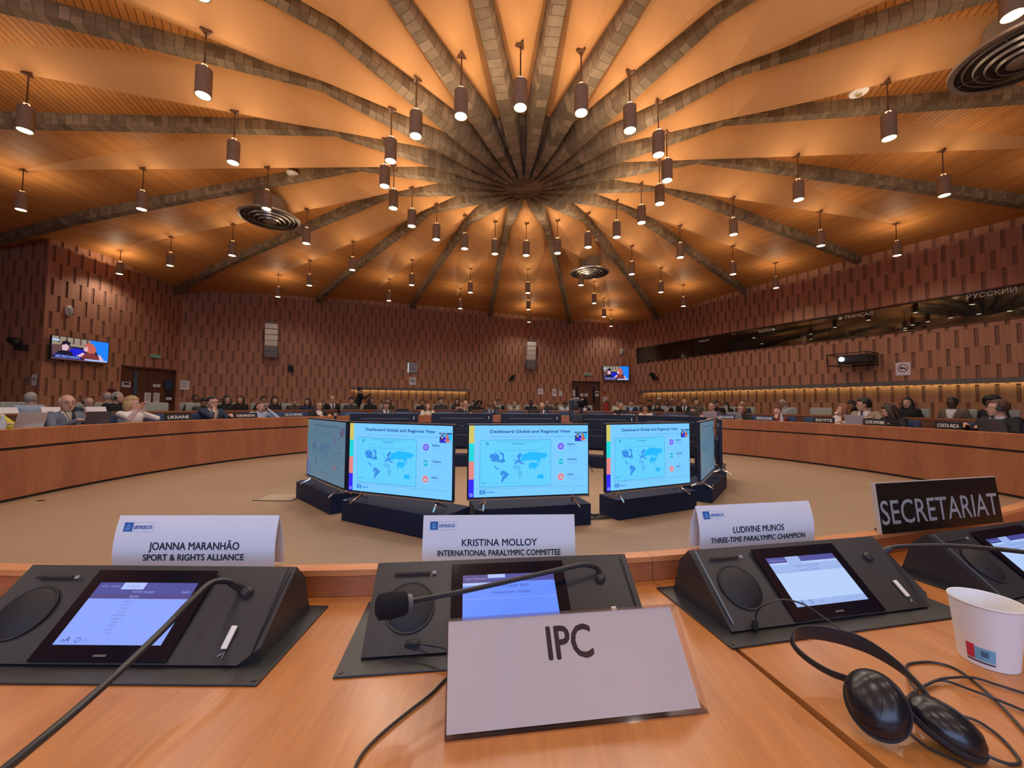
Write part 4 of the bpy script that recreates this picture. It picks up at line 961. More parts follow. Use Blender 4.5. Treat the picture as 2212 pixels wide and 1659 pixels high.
# projector in a black cage on the right wall
M = wall_frame(5, 8.62, 2.36, .34); t = thing('projector', 'black projector in a frame on the right wall, lens glowing blue-white', 'projector'); t.matrix_world = M
mb = MB(); mb.box((.10, 0, 0), (.62, .20, .56), 0, None, .02); mb.build('projector_body', M_BLACK, t)
mb = MB()
for x in (-.43, .43):
    for z in (-.30, .30): mb.box((x, 0, z), (.02, .30, .02))
for y in (-.15, .15):
    for z in (-.30, .30): mb.box((0, y, z), (.88, .02, .02))
    for x in (-.43, .43): mb.box((x, y, 0), (.02, .02, .62))
mb.build('cage', M_BLACK, t)
mb = MB(); mb.lathe([(0, 0), (.055, 0), (.06, .03), (.0, .03)], 20, 0, Matrix.Translation((-.10, 0, .28))); mb.build('lens', emit('projector_lens', (.55, .8, 1.0), 6), t, smooth=True)
mb = MB(); mb.box((0, .0, -.31), (.20, .14, .04)); mb.build('wall_mount', M_BLACK, t)
# extinguisher by the far door
M = wall_frame(4, 3.42, .15, .14); t = thing('fire_extinguisher', 'red fire extinguisher in front of the far wall beside the door', 'fire extinguisher'); t.matrix_world = M
mb = MB(); mb.lathe([(0, .60), (.085, .60), (.09, .64), (.09, 1.0), (.05, 1.06), (.02, 1.10), (0, 1.10)], 20, 0, Matrix.Rotation(-PI / 2, 4, 'X')); mb.build('cylinder', M_RED, t, smooth=True)
mb = MB(); mb.box((0, 1.12, 0), (.05, .05, .10)); mb.build('valve', M_BLACK, t)
mb = MB(); mb.tube(bez([(.0, 1.12, .04), (.13, 1.08, .05), (.14, .85, .05), (.10, .70, .06)], 6), .012, 8); mb.build('hose', M_BLACK, t, smooth=True)
mb = MB(); mb.box((0, .55, 0), (.2, .03, .2)); mb.box((0, .27, 0), (.05, .56, .05)); mb.build('stand', M_BLACK, t)
# monitors, lamp in the booths
for k, (u, z, w) in enumerate(((.75, 3.05, .45), (1.25, 3.10, .40), (2.0, 3.08, .5))):
    M = MR @ Matrix.Translation((u, z, -.45)); t = thing('booth_monitor', 'dark monitor in the interpreter booth, %s from its far end' % ORD[k], 'monitor', (0, 0, 0), 0, 'monitors in the interpreter booths'); t.matrix_world = M
    mb = MB(); mb.box((0, 0, 0), (w, .26, .03), 0, None, .005); mb.build('screen', M_BLACK, t)
    mb = MB(); mb.box((0, -.22, -.02), (.05, .24, .03)); mb.box((0, -.34, -.02), (.2, .015, .15)); mb.build('stand', M_BLACK, t)
M = MR @ Matrix.Translation((.62, 3.12, -.75)); t = thing('booth_lamp', 'small glowing yellow-white desk lamp at the booth far end', 'lamp'); t.matrix_world = M
mb = MB(); mb.tube([(0, -.35, 0), (0, .03, 0)], .02, 8); mb.lathe([(0, 0), (.10, 0), (.10, .01), (0, .01)], 16, 0, Matrix.Translation((0, -.36, 0)) @ Matrix.Rotation(-PI / 2, 4, 'X')); mb.build('stem', M_STEEL, t)
mb = MB(); mb.lathe([(.03, .1), (.09, -.04), (.085, -.04), (.025, .1)], 20, 0, Matrix.Rotation(-PI / 2, 4, 'X')); mb.build('shade', emit('booth_lamp_glow', (.85, .85, .45), 1.2), t, smooth=True)
l = bpy.data.lights.new('booth_light', 'POINT'); l.energy = 3; l.color = (.9, .9, .7); l.shadow_soft_size = .08; link('booth_light', l, t, (.0, .08, .12))
for u in (4.6, 7.5, 10.3, 13.2):      # unseen fill lights added to make the interpreters visible
    t = thing('booth_fill_light', 'added round fill light inside an interpreter booth', 'lamp', (0, 0, 0), 0, 'added booth fill lights'); t.matrix_world = MR @ Matrix.Translation((u, 3.86, -.6)) @ Matrix.Rotation(-PI / 2, 4, 'X')
    mb = MB(); mb.lathe([(0, 0), (.09, 0), (.09, -.02), (0, -.02)], 20); mb.build('shade', M_WHITE, t)
    l = bpy.data.lights.new('booth_light', 'POINT'); l.energy = 14; l.color = (1, .85, .7); l.shadow_soft_size = .06; link('booth_light', l, t, (0, 0, -.1))
mb = MB(); mb.box((0, 0, 0), (1.2, .03, .5), 0, None)
o = mb.build('booth_counter', M_BROWN); o.matrix_world = MR @ Matrix.Translation((.0, 0, 0)); bpy.data.objects.remove(o)
mb = MB(); mb.box((9.2, 2.72, -.20), (17.6, .03, .18)); mb.box((9.2, 2.40, -.14), (17.6, .62, .03)); o = mb.build('booth_counter', M_BROWN); o.matrix_world = MR; tag(o, 'long dark counter behind the interpreter booth window', 'counter')

# large projection screen on the wall behind the camera, fed by the projector: its bluish light falls on everything that faces it
t = thing('projection_screen', 'large projection screen on the wall behind the podium, opposite the projector', 'projection screen', (-.3, -4.85, 0))
mb = MB(); mb.box((0, -.03, 2.75), (6.3, .05, 3.1)); mb.build('screen_frame', M_BLACK, t)
mb = MB(); mb.box((0, 0, 2.75), (6.1, .006, 2.9)); mb.build('screen_surface', emit('projected_slide', (.44, .60, 1.0), 4.4), t)
# ================================================================== FOREGROUND: CONFERENCE UNITS
TOP = 0.75; SLOPE = math.radians(41.8); FW, FL_ = 0.438, 0.145
def face_M(x=0.0, t=0.0, lift=0.0):
    """spot on the sloping face of a unit: x to the right, t up the slope"""
    return Matrix.Translation((0, 0, 0.0)) @ Matrix.Rotation(SLOPE, 4, 'X') @ Matrix.Translation((x, t, lift))
M_SCRBLUE = emit('display_periwinkle', srgb(132, 160, 250), 1.0); M_SCRBLUE2 = emit('display_strong_blue', srgb(92, 138, 255), 1.0); M_SCRPALE = emit('display_pale_blue', srgb(176, 204, 248), 1.0)
M_BAR = emit('display_navy_bar', srgb(62, 66, 150), 1.0); M_TAB = emit('display_tab', srgb(170, 190, 250), 1.0); M_DTXT = emit('display_text_dark', srgb(30, 36, 110), 1.0); M_DTXT2 = emit('display_text_soft', srgb(96, 116, 190), 1.0)
M_BAND = emit('display_band', srgb(150, 178, 232), 1.0); M_BARTXT = emit('display_bar_text', srgb(150, 160, 220), 1.0); M_PBAR = emit('display_bar_plum', srgb(70, 58, 130), 1.0)
def make_unit(label, loc, yaw, scr, kind):
    root = thing('conference_unit', label, 'conference terminal', (loc[0], loc[1], TOP), yaw, 'built-in conference units on the near desk')
    # base plate let into the desk, recess, housing
    mb = MB(); mb.box((FW / 2 - .001, .07, .0015), (.492, .205, .003), 0, None, .001); 
    for x in (-.02, FW + .018):
        for y in (-.024, .165): mb.lathe([(0, .003), (.0035, .0034), (.0035, .003)], 10, 0, Matrix.Translation((x, y, 0.0003)))
    mb.build('base_plate', M_DEVPLATE, root)
    c, s = math.cos(SLOPE), math.sin(SLOPE); yb, zb = FL_ * c, FL_ * s
    prof = [(.004, .003), (0, .006), (yb, zb), (yb + .028, zb - .028), (yb + .048, .003)]
    ch = .022
    mb = MB()
    # chamfered front right corner: loft along x
    rings = []
    for x, cut in ((0, 0), (FW - ch, 0), (FW, ch)):
        f = cut / FL_
        p = [(.004 + cut * c, .003), (cut * c, .006 + cut * s), (yb, zb), (yb + .028, zb - .028), (yb + .048, .003)]
        rings.append([(x, y, z) for y, z in p])
    mb.loft(rings); mb.build('housing', M_DEV, root)
    F = face_M
    mb = MB(); mb.box((.221, .070, .0065), (.192, .128, .002), 0, F(), .0008); mb.build('screen_bezel', M_GLASSBLK, root)
    mb = MB(); w, h = .154, .087; x0, y0 = .1435, .0265; mats = [scr, M_BAR, M_TAB, M_DTXT, M_DTXT2, M_BAND, M_BARTXT, M_PBAR]
    Z = .0080
    R = lambda u0, v0, u1, v1, k, dz=0.0: ngon_fill(mb, [(x0 + u0 * w, y0 + v0 * h), (x0 + u1 * w, y0 + v0 * h), (x0 + u1 * w, y0 + v1 * h), (x0 + u0 * w, y0 + v1 * h)], k, F(), Z + dz)
    T = lambda tx, u, v, hh, k, al='C': put_text(mb, tx, F(x0 + u * w, y0 + v * h, Z + .0002), height=hh * h, mi=k, align=al)
    R(0, 0, 1, 1, 0)
    if kind == 1:
        R(0, .72, 1, 1, 1, .0001); R(0, .72, 1, .79, 7, .00012); R(.25, .88, .48, 1, 2, .00015); T('Home', .07, .92, .035, 6); T('Discussion', .18, .92, .03, 6); T('Configuration', .365, .92, .03, 4); T('Interface language', .50, .825, .04, 6); T('English', .93, .825, .04, 6)
        T('English', .44, .74, .045, 6)
        for q, n in enumerate(('Deutsch', 'Español', 'Français', 'Italiano', 'Nederlands', 'Português', 'Svenska', 'Dansk', 'Suomi', 'Türkçe')): T(n, .42 - .0 * q, .66 - q * .055, .032, 4)
        T('A', .065, .04, .05, 3); T('A', .105, .04, .085, 3); T('12:58', .26, .05, .035, 4)
    elif kind == 2:
        R(0, .85, .27, 1, 7, .0001); R(.27, .85, 1, 1, 1, .0001); R(.27, .93, .46, 1, 2, .00015); T('Home', .07, .91, .04, 6); T('Discussion', .19, .91, .04, 6)
        R(0, .80, .46, .85, 2, .00005); T('Interface language:  English', .52, .76, .045, 3); T('Keyboard layout:  US English', .52, .64, .045, 3); R(0, .55, 1, .555, 5, .0001); T('AA', .10, .04, .075, 3)
    else:
        R(0, .88, 1, 1, 1, .0001); R(.27, .84, .47, 1, 5, .00015); T('Accueil', .07, .92, .035, 6); T('Discussion', .19, .92, .035, 6); T('Configuration', .37, .92, .03, 6)
        R(0, .66, 1, .84, 5, .00005); T("Langue d'interface : Français", .5, .77, .04, 4); T('Disposition : US English', .5, .68, .04, 4); R(0, .0, 1, .12, 5, .00005); T('A', .065, .04, .05, 3); T('A', .105, .04, .085, 3); T('12:58', .36, .05, .035, 4)
    # little headphone symbol at the foot of the display
    mb.lathe([(.0028, 0), (.0035, 0)], 16, 3, F(x0 + .2 * w if kind == 1 else x0 + .22 * w, y0 + .07 * h, Z + .0003), closed=False)
    mb.build('display', mats, root, normals=False)
    mb = MB(); mb.box((.221, .0135, .0078), (.018, .0026, .0004), 0, F()); mb.build('maker_badge', pbr('badge_grey', (.13, .11, .10), .5), root)
    # loudspeaker dome
    mb = MB(); mb.lathe([(0.0, .0135), (.010, .0130), (.022, .011), (.031, .0078), (.0362, .0045), (.0362, .0030)], 36, 0, F(.061, .0695, 0.001)); sp = mb.build('loudspeaker_dome', M_GRILLE, root, smooth=True)
    mb = MB(); mb.lathe([(.0362, .0060), (.0385, .0064), (.0390, .0055), (.0362, .0050), (.0362, .0060)], 36, 0, F(.061, .0695, 0), closed=False); mb.build('dome_ring', M_BLACK, root, smooth=True)
    mb = MB(); mb.box((.060, .1225, .0056), (.058, .0045, .003), 0, F(), .001); mb.build('card_slot', M_GROOVE, root)
    mb = MB(); mb.box((.096, .1225, .0061), (.0065, .005, .0004), 0, F()); mb.build('card_symbol', pbr('symbol_grey', (.28, .28, .30), .6), root)
    mb = MB(); mb.box((0.388, .038, .0068), (.0085, .030, .0035), 0, F(), .001); mb.build('microphone_button', pbr('button_white_metal', (.85, .84, .80), .3), root)
    mb = MB(); mb.tube([(.384, .014, .0062), (.389, .018, .0062)], .0012, 6, 0, F()); mb.box((.391, .016, .0060), (.001, .008, .0006), 0, F()); mb.build('microphone_symbol', pbr('symbol_grey', (.28, .28, .30), .6), root)
    mb = MB(); mb.box((.4285 if kind != 3 else .008, .077, .0064), (.0028, .125, .0016), 0, F()); mb.build('edge_strip', pbr('edge_strip_dark', (.02, .02, .024), .3) if kind != 3 else pbr('edge_strip_pale', (.20, .28, .36), .25, .5), root)
    mb = MB(); mb.lathe([(0, .0050), (.0085, .0056), (.009, .0062), (.007, .009), (.0055, .011), (0, .011)], 20, 0, F(.379, .101, 0)); mb.build('microphone_socket', M_BLACK, root, smooth=True)
    return root
def gooseneck(parent, pts, rads, head=None, foam=None, pad=8):
    """world-space arm made a part of its unit"""
    inv = (Matrix.Translation(parent.location) @ Matrix.Rotation(parent.rotation_euler.z, 4, 'Z')).inverted()
    P = bez(pts, 7); n = len(P)
    rr = [rads[0] + (rads[1] - rads[0]) * k / (n - 1) for k in range(n)]
    mb = MB(); mb.tube([inv @ p for p in P], rr, 12); g = mb.build('gooseneck', M_BLACK, parent, smooth=True)
    q = [inv @ Vector(p) for p in pts]
    if head:      # stiff sleeve at the socket and connector near the bend
        mb = MB(); mb.tube([q[0], q[1], q[1].lerp(q[2], .8)], [.0066, .0060, .0050], 14); mb.build('socket_sleeve', M_BLACK, g, smooth=True)
    if foam:
        a, b = inv @ Vector(foam[0]), inv @ Vector(foam[1]); d = (b - a)
        mb = MB(); mb.tube([a, a + d * .06, a + d * .5, a + d * .9, b], [.0125, .0145, .0165, .0155, .009], 20); mb.build('foam_cap', pbr('foam_black', (.014, .014, .018), .95, 0, .3, 500, .2, .4), g, smooth=True)
        mb = MB(); mb.tube([a - d * .16, a], [.0105, .0115], 18); mb.build('capsule_collar', pbr('collar_grey', (.12, .12, .13), .35), g, smooth=True)
r_ = math.radians
un1 = make_unit('left conference unit behind the card of the rights alliance, long microphone crossing its screen', (-.808, .548), r_(1.6), M_SCRBLUE, 1)
un2 = make_unit('middle conference unit with foam-capped microphone, partly hidden by the white sign', (-.229, .583), r_(8.4), M_SCRBLUE2, 2)
un3 = make_unit('right conference unit with pale screen reflecting a lamp, headset cable plugged in', (.339, .672), r_(13.6), M_SCRPALE, 3)
un4 = make_unit('conference unit at the far right edge, cut by the photo frame', (.905, .797), r_(19), M_SCRPALE, 3)
gooseneck(un1, [(-.438, .640, .802), (-.445, .636, .825), (-.455, .622, .841), (-.465, .60, .848), (-.462, .56, .841), (-.459, .52, .829), (-.447, .46, .822), (-.434, .40, .819), (-.419, .35, .823), (-.39, .29, .84), (-.36, .22, .87)], (.0045, .0038), head=1, foam=((-.357, .215, .874), (-.335, .17, .90)))
gooseneck(un2, [(.128, .712, .787), (.136, .714, .815), (.131, .712, .835), (.109, .70, .8465), (.084, .69, .8465), (-.005, .65, .842), (-.086, .60, .844), (-.141, .56, .850), (-.150, .552, .851)], (.0044, .0034), head=1, foam=((-.155, .549, .8505), (-.190, .530, .853)))
gooseneck(un3, [(.716, .865, .795), (.736, .862, .817), (.76, .85, .835), (.806, .80, .856), (.839, .76, .866), (.857, .72, .874), (.88, .66, .885), (.91, .58, .90)], (.0045, .0036), head=1, foam=((.912, .575, .902), (.93, .53, .915)))
# headphone jack and its cable on the middle unit
t = thing('headphone_lead', 'black headphone lead plugged into the middle unit, running off the desk', 'cable')
mb = MB(); mb.tube([(-.169, .604, .7595), (-.167, .602, .766), (-.160, .601, .7685), (-.150, .598, .7690)], [.0045, .0048, .0046, .0036], 12); mb.build('plug', M_BLACK, t, smooth=True)
mb = MB(); mb.tube(bez([(-.150, .598, .769), (-.131, .592, .7705), (-.105, .583, .771), (-.085, .572, .762), (-.088, .560, .7535), (-.100, .550, .7525), (-.114, .521, .7525), (-.135, .49, .7525), (-.156, .456, .7525), (-.166, .430, .7525), (-.165, .40, .7525), (-.160, .34, .7525)], 6), .0017, 8); mb.build('lead', M_BLACK, t, smooth=True)

# ------------------------------------------------------------------ name cards on the rail
def logo(mb, M, h):
    """small organisation emblem: blue square with a temple, boxed wordmark; materials 0 paper, 1 ink, 2 blue, 3 pale blue"""
    mb.box((h * .5, h * .5, 0), (h, h, .0002), 2, M)
    mb.prism([(h * .25, h * .62), (h * .75, h * .62), (h * .5, h * .82)], .0001, .00025, 3, M)
    for k in range(5): mb.box((h * (.29 + .105 * k), h * .45, .0002), (h * .045, h * .28, .0002), 3, M)
    mb.box((h * .5, h * .24, .0002), (h * .56, h * .07, .0002), 3, M); mb.box((h * .5, h * .30, .0002), (h * .5, h * .03, .0002), 3, M)
    w = h * 2.35
    for (cx, cy, dx, dy) in ((h + w / 2, h * .99, w, h * .02), (h + w / 2, h * .01, w, h * .02), (h + w, h * .5, h * .02, h)): mb.box((cx, cy, 0), (dx, dy, .0002), 3, M)
    put_text(mb, 'unesco', M @ Matrix.Translation((h * 1.15, h * .30, .0002)), width=h * 2.0, height=h * .58, mi=2, align='L', bold=h * .012)
def tent_card(name, label, p0, p1, h, lines, sizes, lean=.2, bulge=.004, rz_add=0.0, ypos=(.36, .16)):
    p0, p1 = Vector(p0), Vector(p1); d = p1 - p0; L = d.length; rz = math.atan2(d.y, d.x)
    root = thing(name, label, 'name card', (p0.x, p0.y, .80), rz, 'folded white name cards on the rail')
    lx = h * math.sin(lean); lz = h * math.cos(lean); n = 10; prof = []
    for k in range(n + 1):
        t = k / n; bo = math.sin(PI * t) * bulge
        prof.append((lx * t - bo, lz * t + bo * .2))
    for k in range(1, n + 1):
        t = k / n; bo = math.sin(PI * t) * bulge
        prof.append((lx + (0.034 - lx) * t + bo, lz * (1 - t) + bo * .2))
    th = .0006; inner = [(y + (.0012 if i <= n else -.0012), z - .0008) for i, (y, z) in enumerate(prof)]
    loop = prof + inner[::-1]
    mb = MB(); m = len(prof)
    for i in range(m - 1):
        a, b, c, e = prof[i], prof[i + 1], inner[i + 1], inner[i]
        for q0, q1 in ((a, b), (e, c)): mb.face([(0, q0[0], q0[1]), (L, q0[0], q0[1]), (L, q1[0], q1[1]), (0, q1[0], q1[1])])
        for x in (0, L): mb.face([(x, a[0], a[1]), (x, b[0], b[1]), (x, c[0], c[1]), (x, e[0], e[1])])
    mb.build('folded_card', M_PAPER, root, smooth=True)
    # print follows the front sheet
    pm = MB()
    base = Matrix.Identity(4)
    logo(pm, Matrix.Translation((L * .045, h * .70, 0)), h * .17); nlogo = len(pm.f); vlogo = len(pm.v)
    for s, sz, yy in zip(lines, sizes, ypos): put_text(pm, s, Matrix.Translation((L * .5, h * yy, .0002)), width=L * sz, height=h * (.145 if yy > .3 else .12), mi=1, bold=.00035)
    out = []
    for x, y, z in pm.v:
        t = max(0, min(1, y / h)); bo = math.sin(PI * t) * bulge
        out.append((x, lx * t - bo - z - .0005, lz * t + bo * .2))
    pm.v = out; lg = MB(); lg.v = out[:vlogo]; lg.f = pm.f[:nlogo]; lg.m = pm.m[:nlogo]; lg.uv = [None] * nlogo; lg.build('emblem', [M_PAPER, M_INK, M_LOGO, M_LOGOLT], root, normals=False)
    tx = MB(); tx.v = out[vlogo:]; tx.f = [tuple(i - vlogo for i in f) for f in pm.f[nlogo:]]; tx.m = pm.m[nlogo:]; tx.uv = [None] * len(tx.f); tx.build('printing', [M_PAPER, M_INK], root, normals=False)
    return root
tent_card('name_card', 'folded white name card at the left, reading sport and rights alliance', (-.779, .7555), (-.476, .7735), .098, ('JOANNA MARANHÃO', 'SPORT & RIGHTS ALLIANCE'), (.555, .62), .12, .006)
tent_card('name_card', 'folded white name card in the middle, reading international paralympic committee', (-.199, .8065), (.109, .8315), .093, ('KRISTINA MOLLOY', 'INTERNATIONAL PARALYMPIC COMMITTEE'), (.49, .80), .14, .001)
tent_card('name_card', 'folded white name card right of the middle, reading three-time champion', (.389, .9045), (.683, .9715), .096, ('LUDIVINE MUNOS', 'THREE-TIME PARALYMPIC CHAMPION'), (.44, .82), .12, .007)
# black name sign
p0, p1 = Vector((.903, 1.045)), Vector((1.346, 1.172)); d = p1 - p0; L = d.length
t = thing('name_sign', 'black sign with grey capitals for the secretariat, standing on the rail at the right', 'sign', (p0.x, p0.y, .80), math.atan2(d.y, d.x))
Ms = Matrix.Rotation(-.10, 4, 'X')
mb = MB(); mb.box((L / 2, .005, .062), (L, .008, .124), 0, Ms); mb.build('board', pbr('sign_black', (.012, .009, .008), .35), t)
mb = MB(); mb.box((-.001, .0045, .062), (.003, .0095, .126), 0, Ms); mb.box((L / 2, .0045, .1246), (L, .0090, .0016), 0, Ms); mb.build('acrylic_edge', pbr('acrylic_edge', (.55, .50, .45), .2), t)
mb = MB(); put_text(mb, 'SECRETARIAT', Ms @ Matrix.Translation((L / 2 - .002, .0004, .022)) @ Matrix.Rotation(PI / 2, 4, 'X'), width=L * .96, height=.061, bold=.0004); mb.build('lettering', pbr('sign_grey_letter', (.33, .32, .31), .6), t)
mb = MB(); mb.box((L / 2, .018, .002), (L * .9, .03, .003), 0); mb.build('foot', M_BLACK, t)
# clear acrylic stand with the white three-letter sign
p0, p1 = Vector((-.081, .4515)), Vector((.224, .5035)); d = p1 - p0; L = d.length
t = thing('acrylic_sign', 'white sign with three large dark letters in a clear acrylic stand, front centre', 'sign', (p0.x, p0.y, TOP), math.atan2(d.y, d.x))
lean = math.radians(38.5); h = .116
Ma = Matrix.Rotation(-lean, 4, 'X')
mb = MB(); mb.box((L / 2, .0012, h / 2 + .002), (L + .004, .0022, h + .004), 0, Ma)
yb = h * math.sin(lean); Mb = Matrix.Translation((0, 2 * yb + .004, 0)) @ Matrix.Rotation(lean, 4, 'X'); mb.box((L / 2, -.0012, h / 2 + .002), (L + .004, .0022, h + .004), 0, Mb)
mb.box((L / 2, yb + .002, .0015), (L + .004, 2 * yb, .0022), 0); mb.build('acrylic_stand', M_ACRYL, t)
mb = MB(); mb.box((L / 2 - .0025, .0036, h / 2 + .004), (L - .005, .0012, h - .006), 0, Ma); mb.build('sheet', pbr('sign_sheet', (.84, .82, .75), .75, 0, .02), t)
mb = MB(); mb.box((L / 2 - .003, -.0062, h / 2 + .004), (L - .006, .0012, h - .012), 0, Mb); mb.build('rear_sheet', M_PAPER, t)
mb = MB(); put_text(mb, 'IPC', Ma @ Matrix.Translation((L * .500, .0028, h * .585)) @ Matrix.Rotation(PI / 2, 4, 'X'), width=.058, height=.037, bold=.0010); mb.build('lettering', M_INK2, t)

# ------------------------------------------------------------------ paper cup
t = thing('paper_cup', 'white paper cup with a small red and blue print, at the right', 'cup', (.682, .622, TOP), 0)
mb = MB(); mb.lathe([(0.0, .004), (.0285, .004), (.029, .0005), (.0300, .0005), (.0378, .0845), (.0388, .0855), (.0394, .0870), (.0388, .0885), (.0374, .0880), (.0368, .0860), (.0293, .008), (0, .008)], 48, 0, closed=False); mb.build('cup_wall', pbr('cup_paper', (.80, .79, .78), .55, 0, .02), t, smooth=True, normals=False)
def cup_patch(a0, a1, z0, z1, mat, name, lift=.0004):
    mb = MB(); n = 8; vs = []
    for k in range(n + 1):
        a = a0 + (a1 - a0) * k / n
        for z in (z0, z1): r = .0300 + (.0078) * z / .084 + lift; vs.append((r * math.cos(a), r * math.sin(a), z))
    mb.add(vs, [(2 * k, 2 * k + 2, 2 * k + 3, 2 * k + 1) for k in range(n)]); return mb.build(name, mat, t)
cup_patch(-3.08, -2.80, .010, .030, pbr('cup_red', (.55, .03, .07), .6), 'red_print')
cup_patch(-2.80, -2.18, .010, .028, pbr('cup_blue', (.16, .44, .62), .6), 'blue_print')
cup_patch(-3.08, -2.18, .0065, .0085, M_INK, 'print_line'); cup_patch(-2.60, -2.38, .016, .024, pbr('cup_navy', (.06, .14, .25), .6), 'print_figure', .0007)

# ------------------------------------------------------------------ headset
t = thing('headset', 'black headset lying on the desk at the lower right with coiled lead', 'headset', (.42, .50, TOP), 0)
T_ = Matrix.Translation((-.42, -.50, -TOP))
M_GLOSS = pbr('gloss_black', (.012, .012, .016), .27)
def ribbon(pts, w, th, name, mat, wdir=(0, 0, 1)):
    P = bez(pts, 6); n = len(P); rings = []
    for i, p in enumerate(P):
        tt = (P[min(i + 1, n - 1)] - P[max(i - 1, 0)]).normalized(); u = Vector(wdir); u = (u - tt * u.dot(tt)).normalized(); v = tt.cross(u)
        tt_ = i / (n - 1); wi = w[0] + (w[1] - w[0]) * max(0.0, min(1.0, (tt_ - .30) / .12)) * max(0.0, min(1.0, (.86 - tt_) / .20))
        rings.append([tuple(p + u * a * wi / 2 + v * b * th / 2) for a, b in ((-1, -.4), (-.6, -1), (.6, -1), (1, -.4), (1, .4), (.6, 1), (-.6, 1), (-1, .4))])
    mb = MB(); mb.loft(rings, 0, T_); return mb.build(name, mat, t, smooth=True)
ribbon([(.396, .512, .790), (.386, .532, .786), (.377, .556, .787), (.3735, .575, .792), (.384, .592, .797), (.408, .597, .799), (.444, .592, .797), (.470, .576, .794), (.482, .545, .789), (.480, .512, .784), (.474, .492, .779)], (.008, .022), .0030, 'headband', M_BLACK, (.15, -.25, 1))
def ear_cup(c, nrm, name):
    nrm = Vector(nrm).normalized(); M = T_ @ Matrix.Translation(c) @ nrm.to_track_quat('Z', 'Y').to_matrix().to_4x4() @ Matrix.Scale(.86, 4, (1, 0, 0))
    mb = MB(); mb.lathe([(0, .017), (.014, .0160), (.025, .0115), (.031, .004), (.0325, -.001), (.031, -.005), (0, -.006)], 36, 0, M); o = mb.build(name, M_GLOSS, t, smooth=True)
    mb = MB(); mb.lathe([(0.0, -.013), (.020, -.0135), (.030, -.012), (.0345, -.008), (.0345, -.004), (.029, -.0025), (0, -.003)], 36, 0, M); mb.build('ear_pad', pbr('ear_pad_foam', (.02, .018, .02), .8), o, smooth=True)
    mb = MB()
    for r in range(2):
        for k in range(5): mb.lathe([(0, .0), (.0011, 0), (.0011, .0008), (0, .0008)], 8, 0, M @ Matrix.Translation((-.006 + r * .0055, -.011 + .0055 * k, .0163 - .0010 * abs(k - 2) ** 1.5)))
    mb.build('vent_hole', M_GROOVE, o)
    mb = MB(); mb.tube(bez([M @ Vector((.003, .018, .0140)), M @ Vector((.0035, .008, .0166)), M @ Vector((.003, -.006, .0172)), M @ Vector((-.001, -.018, .0142))], 5), .0006, 6); mb.build('seam_line', M_GROOVE, o)
ear_cup((.4030, .4810, .7850), (-.42, -.62, .66), 'ear_cup')
ear_cup((.4660, .4690, .7730), (.30, -.25, .93), 'ear_cup')
mb = MB(); mb.box((.4035, .500, .787), (.012, .016, .030), 0, T_, .003); mb.box((.468, .489, .779), (.014, .02, .010), 0, T_, .003); mb.build('yoke', M_BLACK, t)
def lead(pts, name='lead', r=.0016):
    mb = MB(); mb.tube([T_ @ p for p in bez(pts, 7)], r, 8); mb.build(name, M_BLACK, t, smooth=True)
lead([(.382, .680, .768), (.380, .676, .783), (.386, .665, .802), (.409, .655, .816), (.431, .640, .817), (.447, .620, .808), (.458, .603, .800), (.463, .585, .797)], r=.0013)
lead([(.470, .505, .780), (.490, .530, .770), (.513, .560, .757), (.532, .585, .754), (.545, .600, .7525), (.560, .609, .752), (.593, .613, .752), (.612, .600, .752), (.607, .568, .7525), (.592, .529, .753), (.570, .485, .7525), (.545, .440, .752), (.53, .40, .752)])
lead([(.472, .497, .765), (.473, .521, .757), (.491, .538, .755), (.540, .562, .7555), (.570, .572, .756), (.612, .577, .7545), (.632, .564, .7535), (.66, .545, .7525), (.72, .52, .752)])
lead([(.500, .545, .7530), (.530, .560, .753), (.564, .570, .7545), (.582, .549, .756), (.598, .534, .7545), (.62, .51, .7525), (.66, .47, .752)])
lead([(.425, .482, .765), (.434, .474, .756), (.440, .463, .7525), (.454, .449, .752), (.463, .436, .752), (.468, .42, .752), (.47, .38, .752)], r=.0013)
lead([(.480, .455, .760), (.492, .449, .755), (.506, .446, .752), (.519, .449, .752), (.528, .462, .752), (.536, .482, .7525), (.535, .502, .753), (.521, .509, .753), (.505, .505, .7525)])
mb = MB(); mb.tube([T_ @ Vector(p) for p in ((.3815, .683, .757), (.3815, .682, .771))], [.0052, .0040], 12); mb.build('plug', M_BLACK, t, smooth=True)
